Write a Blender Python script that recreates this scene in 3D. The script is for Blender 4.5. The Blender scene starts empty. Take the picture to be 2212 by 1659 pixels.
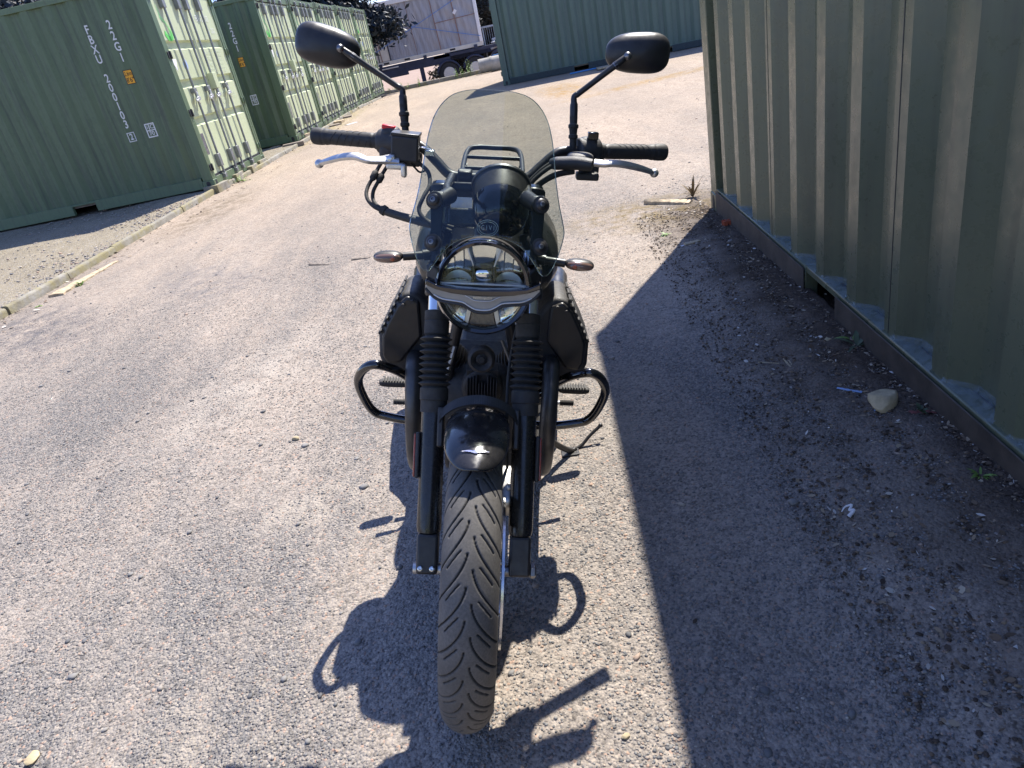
import bpy, bmesh, math, random
import numpy as np
from mathutils import Vector, Matrix
random.seed(7); rng = np.random.default_rng(7)
S = bpy.context.scene
COL = S.collection
R = math.radians

# ------------------------------------------------------------------ camera
FX, CX, CY = 1514.0, 1106.0, 829.5          # focal length / centre for a 2212 x 1659 reading of the picture
ROLL = math.atan2(649, 3020); TILT = math.atan2(742, 1514); CAMH = 1.30
fw = Vector((0, math.cos(TILT), -math.sin(TILT)))
dn = Vector((0, -math.sin(TILT), -math.cos(TILT)))
rt = Vector((1, 0, 0))
cr, sr = math.cos(ROLL), math.sin(ROLL)
xax = rt * cr + dn * sr                       # world direction of picture +x
yax = -(rt * -sr + dn * cr)                   # world direction of picture up
xax = rt * cr + dn * sr
dnax = dn * cr - rt * sr
# picture x axis: a along (cr,-sr), b along (sr,cr)
xax = rt * cr + dn * sr
dnax = rt * -sr + dn * cr
cam = bpy.data.cameras.new('camera'); camo = bpy.data.objects.new('camera', cam); COL.objects.link(camo)
m = Matrix((xax, -dnax, -fw)).transposed().to_4x4(); m.translation = Vector((0, 0, CAMH))
camo.matrix_world = m
cam.sensor_width = 36; cam.lens = 36 * FX / 2212; cam.clip_end = 600; cam.clip_start = 0.02
S.camera = camo

# ------------------------------------------------------------------ light
SUN_EL = 54.4; SUN_AZ = 34.2                  # azimuth clockwise from +Y
sd = Vector((math.sin(R(SUN_AZ)) * math.cos(R(SUN_EL)), math.cos(R(SUN_AZ)) * math.cos(R(SUN_EL)), math.sin(R(SUN_EL))))
sun = bpy.data.lights.new('sun', 'SUN'); sun.energy = 5.0; sun.angle = R(0.53); sun.color = (1.0, 0.95, 0.87)
suno = bpy.data.objects.new('sun', sun); COL.objects.link(suno)
suno.rotation_euler = sd.to_track_quat('Z', 'Y').to_euler()
W = bpy.data.worlds.new('World'); S.world = W; W.use_nodes = True
wn = W.node_tree; bg = wn.nodes['Background']
sky = wn.nodes.new('ShaderNodeTexSky'); sky.sky_type = 'NISHITA'; sky.sun_disc = False
sky.sun_elevation = R(SUN_EL); sky.sun_rotation = R(SUN_AZ); sky.air_density = 1.0; sky.dust_density = 0.3; sky.ozone_density = 3.5
tint = wn.nodes.new('ShaderNodeMix'); tint.data_type = 'RGBA'; tint.blend_type = 'MULTIPLY'; tint.inputs[0].default_value = 1; tint.inputs[7].default_value = (.97, .935, 1.17, 1)
wn.links.new(sky.outputs[0], tint.inputs[6]); wn.links.new(tint.outputs[2], bg.inputs[0]); bg.inputs[1].default_value = 0.125
S.view_settings.view_transform = 'Standard'; S.view_settings.look = 'None'
S.view_settings.exposure = 0.90; S.view_settings.gamma = 1.0
S.render.engine = 'CYCLES'
S.cycles.transparent_max_bounces = 16; S.cycles.max_bounces = 10

# ------------------------------------------------------------------ materials
MATS = {}
class NT:
    def __init__(s, name):
        s.m = bpy.data.materials.new(name); s.m.use_nodes = True; s.t = s.m.node_tree
        s.b = s.t.nodes['Principled BSDF']; s.out = s.t.nodes['Material Output']; MATS[name] = s.m
    def n(s, typ, **k):
        nd = s.t.nodes.new('ShaderNode' + typ)
        for a, v in k.items(): setattr(nd, a, v)
        return nd
    def l(s, a, b): s.t.links.new(a, b)
    def inp(s, nd, key, v):
        if hasattr(v, 'is_linked') or isinstance(v, bpy.types.NodeSocket): s.l(v, nd.inputs[key])
        else: nd.inputs[key].default_value = v
    def co(s, kind='Object'):
        return s.n('TexCoord').outputs[kind]
    def mp(s, vec, scale=(1, 1, 1), rot=(0, 0, 0), loc=(0, 0, 0)):
        nd = s.n('Mapping'); s.l(vec, nd.inputs[0]); nd.inputs['Scale'].default_value = scale
        nd.inputs['Rotation'].default_value = rot; nd.inputs['Location'].default_value = loc; return nd.outputs[0]
    def noise(s, vec, scale, detail=4, rough=.55, out=0):
        nd = s.n('TexNoise'); s.l(vec, nd.inputs['Vector']); nd.inputs['Scale'].default_value = scale
        nd.inputs['Detail'].default_value = detail; nd.inputs['Roughness'].default_value = rough; return nd.outputs[out]
    def vor(s, vec, scale, out='Distance', feature='F1', rnd=1.0):
        nd = s.n('TexVoronoi'); nd.feature = feature; s.l(vec, nd.inputs['Vector']); nd.inputs['Scale'].default_value = scale
        nd.inputs['Randomness'].default_value = rnd
        return nd.outputs[out]
    def ramp(s, f, stops):
        nd = s.n('ValToRGB'); cr_ = nd.color_ramp
        while len(cr_.elements) < len(stops): cr_.elements.new(.5)
        for e, (p, c) in zip(cr_.elements, stops):
            e.position = p; e.color = (c, c, c, 1) if isinstance(c, (int, float)) else (*c, 1)
        s.l(f, nd.inputs[0]); return nd.outputs[0]
    def mix(s, f, a, b, mode='MIX'):
        nd = s.n('Mix'); nd.data_type = 'RGBA'; nd.blend_type = mode
        for idx, v in ((0, f), (6, a), (7, b)):
            if isinstance(v, bpy.types.NodeSocket): s.l(v, nd.inputs[idx])
            elif idx == 0: nd.inputs[0].default_value = v
            else: nd.inputs[idx].default_value = (*v, 1)
        return nd.outputs[2]
    def math(s, op, a, b=0.0, c=None, clamp=False):
        nd = s.n('Math'); nd.operation = op; nd.use_clamp = clamp
        for i, v in enumerate((a, b, c)):
            if v is None: continue
            if isinstance(v, bpy.types.NodeSocket): s.l(v, nd.inputs[i])
            else: nd.inputs[i].default_value = v
        return nd.outputs[0]
    def bump(s, h, strength=.3, dist=.01, prev=None):
        nd = s.n('Bump'); s.l(h, nd.inputs['Height']); nd.inputs['Strength'].default_value = strength
        nd.inputs['Distance'].default_value = dist
        if prev is not None: s.l(prev, nd.inputs['Normal'])
        s.l(nd.outputs[0], s.b.inputs['Normal']); return nd.outputs[0]
    def base(s, v):
        if isinstance(v, bpy.types.NodeSocket): s.l(v, s.b.inputs['Base Color'])
        else: s.b.inputs['Base Color'].default_value = (*v, 1)
    def rough(s, v):
        if isinstance(v, bpy.types.NodeSocket): s.l(v, s.b.inputs['Roughness'])
        else: s.b.inputs['Roughness'].default_value = v

def simple(name, col, rough=.5, metal=0.0, var=.25, nscale=30, bump=0.0, bscale=300, coat=0.0, spec=.5, dust=0.0, dustcol=(.35, .32, .27)):
    t = NT(name); co = t.co()
    n = t.noise(co, nscale, 5)
    lo = tuple(c * (1 - var) for c in col); hi = tuple(min(1, c * (1 + var)) for c in col)
    c = t.ramp(n, [(.3, lo), (.7, hi)])
    if dust:
        geo = t.n('NewGeometry'); sep = t.n('SeparateXYZ'); t.l(geo.outputs['Normal'], sep.inputs[0])
        up = t.math('MULTIPLY', t.math('MAXIMUM', sep.outputs[2], 0.05), t.noise(co, 60, 6, .7), clamp=True)
        c = t.mix(t.math('MULTIPLY', up, dust, clamp=True), c, dustcol)
    t.base(c); t.b.inputs['Metallic'].default_value = metal
    t.rough(t.ramp(t.noise(co, nscale * 2.3, 4), [(.3, max(0, rough - .08)), (.7, min(1, rough + .1))]))
    t.b.inputs['Coat Weight'].default_value = coat; t.b.inputs['Specular IOR Level'].default_value = spec
    if coat: t.b.inputs['Coat Roughness'].default_value = .04
    if bump: t.bump(t.noise(co, bscale, 3), bump, .002)
    return t.m

simple('satin_black', (.012, .012, .014), .38, dust=.25)
simple('fender_black', (.006, .006, .008), .2, coat=.35, var=.1, dust=.12)
simple('fork_gloss', (.012, .012, .012), .24, dust=.1)
simple('gloss_black', (.004, .004, .005), .12, coat=1.0, var=.1)
simple('matte_black', (.016, .016, .017), .62, bump=.25, dust=.35)
simple('engine_black', (.018, .018, .02), .55, bump=.5, bscale=500, dust=.35)
simple('rubber', (.018, .018, .018), .75, bump=.3, dust=.3)
simple('grip_rubber', (.014, .014, .015), .6, bump=.2, dust=.2)
simple('plastic_black', (.02, .02, .022), .5, bump=.35, bscale=700, dust=.25)
simple('steel', (.62, .63, .65), .22, 1.0, .08)
simple('chrome', (.8, .8, .82), .07, 1.0, .03)
simple('brushed_alu', (.62, .61, .59), .42, 1.0, .06, 80)
simple('dark_steel', (.22, .22, .23), .38, 1.0, .15)
simple('header_black', (.07, .07, .072), .42, .75, .3, 20, dust=.3)
simple('exhaust_satin', (.07, .07, .072), .33, .9, .15, 15)
simple('tank_paint', (.017, .018, .017), .34, coat=.25, var=.1)
simple('seat_vinyl', (.03, .028, .026), .6, bump=.4)
simple('red_plastic', (.65, .02, .03), .4, var=.05)
simple('amber_dark', (.18, .11, .08), .12, var=.2, coat=.8)
simple('amber_bulb', (.40, .11, .05), .3, var=.2)
simple('reflector_orange', (.32, .05, .015), .2, coat=.6)
simple('reflector_bowl', (.80, .82, .74), .12, 1.0, .05)
simple('lamp_grey', (.11, .115, .11), .25, .5, .15)
simple('bar_lens', (.27, .275, .26), .12, coat=.8, var=.08)
simple('label_white', (.75, .75, .75), .4, var=.06)
simple('mirror_glass', (.85, .86, .88), .02, 1.0, .01)
simple('wood_fresh', (.46, .36, .23), .85, var=.4, nscale=22, bump=.6, bscale=80)
simple('wood_grey', (.22, .18, .14), .85, var=.3)
simple('white_paint', (.75, .76, .76), .5, var=.08)
simple('paper', (.7, .7, .72), .7, var=.08)
simple('blue_plastic', (.05, .22, .5), .4, var=.1)
simple('blue_strap', (.08, .22, .55), .6, var=.15)
simple('brown_strap', (.24, .15, .12), .7, var=.2)
simple('orange_plastic', (.42, .10, .05), .5, var=.1)
simple('chassis_dark', (.022, .03, .06), .6, var=.3, nscale=4)
simple('alloy_wheel', (.5, .5, .5), .4, .8, .15)
simple('truck_cream', (.62, .6, .52), .6, var=.1, nscale=3)
simple('concrete_pipe', (.36, .34, .30), .9, var=.2, nscale=6, bump=.4, bscale=60)
simple('galvanised', (.24, .25, .25), .5, .6, .2, 12)
simple('zinc_bright', (.62, .62, .62), .38, .7, .1)
simple('gasket', (.02, .022, .025), .7)
simple('sticker_yellow', (.75, .36, .02), .5, var=.06)
simple('sticker_blue', (.25, .38, .62), .5, var=.1)
simple('marking_white', (.66, .68, .66), .6, var=.12, nscale=40)
simple('marking_faint', (.60, .66, .50), .6, var=.1, nscale=40)
simple('marking_black', (.015, .015, .015), .6)
simple('logo_light', (.30, .62, .24), .5, var=.05)
simple('logo_green', (.12, .52, .10), .5, var=.05)
simple('data_plate', (.30, .30, .33), .35, .8, .3, 20)
simple('stone_pale', (.44, .36, .22), .9, var=.35, nscale=25, bump=.8, bscale=90)
simple('rail_dark', (.062, .050, .040), .75, var=.4, nscale=10, bump=.4, bscale=120)
simple('bark', (.06, .045, .035), .9, var=.4, nscale=8, bump=.6, bscale=40)
simple('leaf_backlit', (.008, .018, .028), .6, var=.5, nscale=.8)  # backlight and flare put into the leaf colour, darker and bluer
simple('leaf_hedge', (.055, .05, .035), .7, var=.5, nscale=1.5)
simple('leaf_weed', (.16, .26, .05), .55, var=.35, nscale=9)
simple('leaf_dull', (.06, .085, .04), .6, var=.4, nscale=20)
simple('leaf_red', (.20, .06, .05), .6, var=.4, nscale=20)
simple('leaf_dead', (.22, .16, .09), .8, var=.5, nscale=15)
simple('straw', (.42, .34, .22), .8, var=.35, nscale=12)
simple('railing_grey', (.45, .46, .47), .5, .3, .1)

def painted(name, col, dirt=.5, dirtcol=(.06, .065, .05), rust=.3, rough=.42, top=2.6):
    t = NT(name); co = t.co()
    big = t.noise(co, .9, 5, .6); fine = t.noise(co, 22, 6, .65)
    streak = t.noise(t.mp(co, (7, 7, .35)), 3.0, 6, .65)
    c = t.mix(big, tuple(v * .86 for v in col), tuple(v * 1.12 for v in col))
    c = t.mix(t.math('MULTIPLY', t.ramp(streak, [(.48, 0.), (.72, 1.)]), dirt), c, dirtcol)
    c = t.mix(t.math('MULTIPLY', t.ramp(fine, [(.55, 0.), (.8, 1.)]), dirt * .45), c, dirtcol)
    r_ = t.ramp(t.noise(t.mp(co, (3, 3, 1)), 6, 8, .75), [(.69, 0.), (.73, 1.)])
    c = t.mix(t.math('MULTIPLY', r_, rust), c, (.13, .05, .025))
    t.base(c); t.rough(t.ramp(fine, [(.3, rough - .06), (.7, rough + .16)]))
    t.bump(t.noise(co, 9, 3), .12, .01)
    return t.m
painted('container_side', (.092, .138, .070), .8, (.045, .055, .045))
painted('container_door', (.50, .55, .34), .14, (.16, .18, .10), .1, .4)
painted('container_frame', (.108, .16, .085), .5)
painted('container_olive', (.122, .138, .086), .4, (.06, .06, .045), .12, .27)
simple('far_rail', (.03, .045, .05), .7)
painted('container_far_haze', (.082, .135, .110), .6, (.05, .07, .08), .3)  # the row's green paint with the blue of haze and flare mixed in
painted('container_roof', (.12, .17, .12), .7, rust=.8)

# tyre: dusty grey tread, near-black grooves (attribute groove)
t = NT('tyre_tread'); co = t.co(); at_ = t.n('Attribute'); at_.attribute_name = 'groove'
d = t.ramp(t.noise(co, 9, 6, .65), [(.3, (.080, .075, .068)), (.72, (.165, .152, .136))])
d = t.mix(t.ramp(t.noise(co, 220, 3), [(.35, 0.), (.75, .55)]), d, (.05, .046, .042))
sp = t.ramp(t.vor(co, 190), [(.05, 1.), (.10, 0.)])
d = t.mix(t.math('MULTIPLY', sp, .3), d, (.30, .28, .25))
t.base(t.mix(at_.outputs['Fac'], d, (.008, .008, .008))); t.rough(.72); t.bump(t.noise(co, 400, 3), .3, .001)

def wind_glass():
    t = NT('windscreen_glass'); tr = t.n('BsdfTransparent'); gl = t.n('BsdfGlossy'); mx = t.n('MixShader'); fr = t.n('LayerWeight')
    tr.inputs[0].default_value = (.72, .755, .735, 1); gl.inputs['Roughness'].default_value = .015
    gl.inputs[0].default_value = (.9, .95, 1, 1); fr.inputs[0].default_value = .5
    t.l(t.math('ADD', t.math('MULTIPLY', t.math('POWER', fr.outputs[1], 5.0), .8), .035), mx.inputs[0]); t.l(tr.outputs[0], mx.inputs[1]); t.l(gl.outputs[0], mx.inputs[2]); t.l(mx.outputs[0], t.out.inputs[0])
    t2 = NT('clear_lens'); tr = t2.n('BsdfTransparent'); gl = t2.n('BsdfGlossy'); mx = t2.n('MixShader'); fr = t2.n('LayerWeight')
    tr.inputs[0].default_value = (.93, .94, .92, 1); gl.inputs['Roughness'].default_value = .02; fr.inputs[0].default_value = .5
    t2.l(t2.math('ADD', t2.math('MULTIPLY', t2.math('POWER', fr.outputs[1], 5.0), .8), .035), mx.inputs[0]); t2.l(tr.outputs[0], mx.inputs[1]); t2.l(gl.outputs[0], mx.inputs[2]); t2.l(mx.outputs[0], t2.out.inputs[0])
    t3 = NT('screen_edge'); t3.base((.42, .55, .50)); t3.rough(.12); t3.b.inputs['Transmission Weight'].default_value = .5
    t4 = NT('cobweb'); tr = t4.n('BsdfTransparent'); df = t4.n('BsdfDiffuse'); mx = t4.n('MixShader'); co = t4.co()
    df.inputs[0].default_value = (.38, .46, .50, 1)
    f = t4.ramp(t4.noise(co, 35, 6, .75), [(.35, .10), (.7, .42)])
    t4.l(f, mx.inputs[0]); t4.l(tr.outputs[0], mx.inputs[1]); t4.l(df.outputs[0], mx.inputs[2]); t4.l(mx.outputs[0], t4.out.inputs[0])
wind_glass()

# tarpaulin
t = NT('tarpaulin'); co = t.co()
c = t.ramp(t.noise(co, .5, 3), [(.35, (.29, .30, .33)), (.65, (.38, .38, .40))])
c = t.mix(t.ramp(t.noise(t.mp(co, (1.6, 1, .35), (0, .35, 0)), 2.2, 4), [(.5, 0.), (.68, .35)]), c, (.27, .28, .33))
t.base(c); t.rough(.38)
wv = t.noise(t.mp(co, (1.3, 1, .3), (0, .4, 0)), 2.4, 4); t.bump(wv, .7, .18)

def ground_mat(name, kind):
    t = NT(name); co = t.co(); sep = t.n('SeparateXYZ'); t.l(co, sep.inputs[0]); X_, Y_ = sep.outputs[0], sep.outputs[1]
    wob = t.noise(co, 2.2, 5, .6)
    big = t.noise(t.mp(co, (1.35, .5, 1), (0, 0, R(-6))), .85, 6, .6)
    mid = t.noise(t.mp(co, (1.9, .5, 1), (0, 0, R(12))), 3.1, 7, .68)
    fine = t.noise(co, 40, 5, .7)
    v1 = t.vor(co, 150); v1c = t.vor(co, 150, 'Color')
    v2 = t.vor(co, 95); v2c = t.vor(co, 95, 'Color')
    v3c = t.vor(co, 240, 'Color')
    def grey(c):
        s_ = t.n('SeparateColor'); t.l(c, s_.inputs[0]); return s_.outputs[0], s_.outputs[1]
    g1, h1 = grey(v1c); g2, h2 = grey(v2c); g3, h3 = grey(v3c)
    if kind == 'road':
        dust = t.ramp(mid, [(.3, (.295, .25, .205)), (.7, (.41, .348, .285))])
        chip = t.ramp(g1, [(.0, (.09, .09, .092)), (.35, (.165, .163, .16)), (.7, (.225, .215, .20)), (.93, (.29, .255, .215)), (1., (.36, .33, .28))])
        chip2 = t.ramp(g2, [(.0, (.07, .07, .072)), (.5, (.17, .165, .16)), (.8, (.26, .225, .195)), (1., (.36, .31, .26))])
        chip = t.mix(t.ramp(h2, [(.62, 0.), (.66, .8)]), chip, chip2)
        # loose chippings in broad patches, compacted dust between; further off dustier and pinker
        loose = t.math('ADD', t.math('MULTIPLY', big, .75), t.math('MULTIPLY', mid, .45))
        loose = t.ramp(loose, [(.50, .10), (.70, .82)])
        far = t.n('MapRange'); t.l(Y_, far.inputs[0]); far.inputs[1].default_value = 3; far.inputs[2].default_value = 10
        far.inputs[3].default_value = 1.0; far.inputs[4].default_value = .45
        loose = t.math('MULTIPLY', loose, far.outputs[0])
        gg = t.math('ADD', t.math('MULTIPLY', t.math('ADD', g1, g3), .28), t.math('ADD', t.math('MULTIPLY', g2, .24), t.math('MULTIPLY', grey(t.vor(co, 34, 'Color'))[0], .20)))
        grain = t.ramp(gg, [(.22, .42), (.42, .88), (.6, 1.08), (.8, 1.3)])
        c = t.mix(loose, t.mix(.9, dust, grain, 'MULTIPLY'), chip)
        far2 = t.n('MapRange'); t.l(Y_, far2.inputs[0]); far2.inputs[1].default_value = 2.5; far2.inputs[2].default_value = 9
        c = t.mix(far2.outputs[0], t.mix(1.0, c, (.98, .98, .99), 'MULTIPLY'), t.mix(1.0, c, (1.11, 1.04, .955), 'MULTIPLY'))
        pit2 = t.ramp(t.vor(co, 58), [(.10, .28), (.26, 1.)]); c = t.mix(t.math('MULTIPLY', t.ramp(t.noise(co, 5, 4, .7), [(.38, .1), (.58, 1.)]), .85), c, pit2, 'MULTIPLY')
        # dark pits / specks at larger scale so that distance keeps texture
        pit = t.ramp(t.vor(co, 26), [(.06, .42), (.16, 1.)]); pm = t.ramp(t.noise(co, 1.4, 3), [(.42, 0.), (.6, 1.)])
        c = t.mix(t.math('MULTIPLY', pm, .45), c, pit, 'MULTIPLY')
        c = t.mix(t.math('MULTIPLY', t.ramp(h1, [(.965, 0.), (.975, 1.)]), .8), c, (.40, .27, .2))
        # soil strip beside the right hand container
        dd = t.math('ADD', t.math('MULTIPLY', t.math('SUBTRACT', X_, 1.574), -.993), t.math('MULTIPLY', t.math('SUBTRACT', Y_, 4.67), .1184))
        dd = t.math('SUBTRACT', dd, t.math('MULTIPLY', t.math('SUBTRACT', wob, .5), .75))
        near = t.n('MapRange'); t.l(Y_, near.inputs[0]); near.inputs[1].default_value = 4.6; near.inputs[2].default_value = 5.3; near.inputs[3].default_value = 1; near.inputs[4].default_value = 0
        soil = t.math('MULTIPLY', t.ramp(dd, [(.06, 1.), (.46, 0.)]), near.outputs[0])
        soilc = t.ramp(fine, [(.3, (.040, .028, .020)), (.6, (.085, .060, .042)), (.8, (.19, .16, .125))])
        c = t.mix(soil, c, soilc)
        # moss stains
        def blob(cx, cy, rx, ry, ang, col, k):
            nonlocal c
            a = t.math('SUBTRACT', X_, cx); b = t.math('SUBTRACT', Y_, cy)
            ca, sa = math.cos(ang), math.sin(ang)
            u = t.math('DIVIDE', t.math('ADD', t.math('MULTIPLY', a, ca), t.math('MULTIPLY', b, sa)), rx)
            v = t.math('DIVIDE', t.math('SUBTRACT', t.math('MULTIPLY', b, ca), t.math('MULTIPLY', a, sa)), ry)
            r2 = t.math('ADD', t.math('MULTIPLY', u, u), t.math('MULTIPLY', v, v))
            f = t.math('MULTIPLY', t.ramp(r2, [(0., 1.), (1., 0.)]), t.ramp(t.noise(co, 7, 6, .75), [(.42, 0.), (.6, 1.)]))
            c = t.mix(t.math('MULTIPLY', f, k), c, col)
        blob(-.72, 2.05, .26, .14, .3, (.40, .35, .29), .9); blob(-.9, 1.15, .3, .2, .2, (.38, .33, .27), .6); blob(-1.3, 3.3, .9, .35, 1.2, (.42, .37, .31), .6)
        blob(-3.4, 5.2, .5, 1.1, .6, (.085, .085, .095), .75); blob(-2.2, 5.6, .5, 1.0, .6, (.12, .12, .13), .5); blob(.35, 2.3, .25, .5, 0, (.36, .32, .26), .5); blob(.6, 1.3, .5, .3, 0, (.34, .30, .25), .4)
        blob(2.25, 15.0, .62, 2.0, 0, (.30, .17, .03), .85)
        blob(3.6, 13.3, 2.2, .45, .22, (.30, .18, .04), .75)
        blob(1.2, 4.9, .7, .55, 0, (.17, .12, .035), .8)
        blob(-2.9, 19.0, .5, 6.0, -.05, (.22, .20, .05), .7)
        blob(-3.2, 9.2, .5, 1.6, -.1, (.12, .09, .05), .7)
        blob(-.5, 30.0, 4.0, .5, 0, (.2, .17, .05), .6)
        redf = t.n('MapRange'); t.l(Y_, redf.inputs[0]); redf.inputs[1].default_value = 31; redf.inputs[2].default_value = 32.5
        c = t.mix(t.math('MULTIPLY', redf.outputs[0], .5), c, (.30, .19, .15))
        hgt = t.math('ADD', t.math('MULTIPLY', t.math('SUBTRACT', 1.0, v1), t.math('ADD', loose, .15)), t.math('MULTIPLY', fine, .4))
        t.base(c); t.rough(.93); t.b.inputs['Specular IOR Level'].default_value = .25
        b1 = t.bump(hgt, 1.0, .0065)
        b2 = t.bump(t.noise(co, 14, 5, .65), .5, .02, b1)
        t.bump(t.math('SUBTRACT', 1.0, v2), .45, .006, b2)
    else:
        c = t.ramp(t.math('MULTIPLY', t.math('ADD', g1, mid), .5), [(.2, (.13, .105, .07)), (.5, (.27, .225, .150)), (.8, (.40, .34, .24))])
        c = t.mix(t.ramp(h2, [(.78, 0.), (.8, .8)]), c, t.ramp(g2, [(0, (.10, .10, .10)), (1, (.5, .46, .4))]))
        c = t.mix(t.ramp(t.noise(co, 1.1, 4), [(.55, 0.), (.7, .6)]), c, (.22, .19, .15))
        t.base(c); t.rough(.95)
        b1 = t.bump(t.math('SUBTRACT', 1.0, v2), .8, .012); t.bump(t.noise(co, 9, 5, .6), .6, .03, b1)
    return t.m
ground_mat('road_gravel', 'road'); ground_mat('verge_gravel', 'verge')

t = NT('kerb_concrete'); co = t.co()
c = t.ramp(t.noise(co, 5, 6, .7), [(.3, (.17, .15, .11)), (.55, (.28, .26, .215)), (.8, (.38, .36, .32))])
c = t.mix(t.ramp(t.noise(co, 2.2, 5, .7), [(.48, 0.), (.62, .7)]), c, (.24, .20, .07)); t.base(c); t.rough(.92)
t.bump(t.noise(co, 60, 5), .6, .008)
t = NT('pebble'); at_ = t.n('Attribute'); at_.attribute_name = 'tone'
c = t.ramp(at_.outputs['Fac'], [(0, (.10, .10, .102)), (.4, (.185, .18, .175)), (.72, (.25, .235, .215)), (.88, (.31, .27, .23)), (.96, (.36, .24, .17)), (1, (.46, .42, .35))])
t.base(c); t.rough(.85)
t = NT('litter'); at_ = t.n('Attribute'); at_.attribute_name = 'tone'
c = t.ramp(at_.outputs['Fac'], [(0, (.05, .035, .025)), (.5, (.16, .11, .07)), (.75, (.30, .23, .15)), (.9, (.42, .36, .27)), (1, (.62, .6, .56))])
t.base(c); t.rough(.85)

# ------------------------------------------------------------------ geometry helpers
def V(*a): return Vector(a)
def sm(pts, n=8, closed=False):
    """Catmull-Rom through pts"""
    P = [Vector(p) for p in pts]; out = []
    N = len(P); rngi = range(N if closed else N - 1)
    for i in rngi:
        if closed: p0, p1, p2, p3 = P[(i - 1) % N], P[i], P[(i + 1) % N], P[(i + 2) % N]
        else: p0, p1, p2, p3 = P[max(i - 1, 0)], P[i], P[i + 1], P[min(i + 2, N - 1)]
        for k in range(n):
            u = k / n
            out.append(.5 * ((2 * p1) + (p2 - p0) * u + (2 * p0 - 5 * p1 + 4 * p2 - p3) * u * u + (3 * p1 - p0 - 3 * p2 + p3) * u ** 3))
    if not closed: out.append(P[-1])
    return out
def frame_of(d):
    d = d.normalized(); a = V(0, 0, 1) if abs(d.z) < .9 else V(1, 0, 0)
    u = d.cross(a).normalized(); return u, d.cross(u).normalized()

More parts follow.
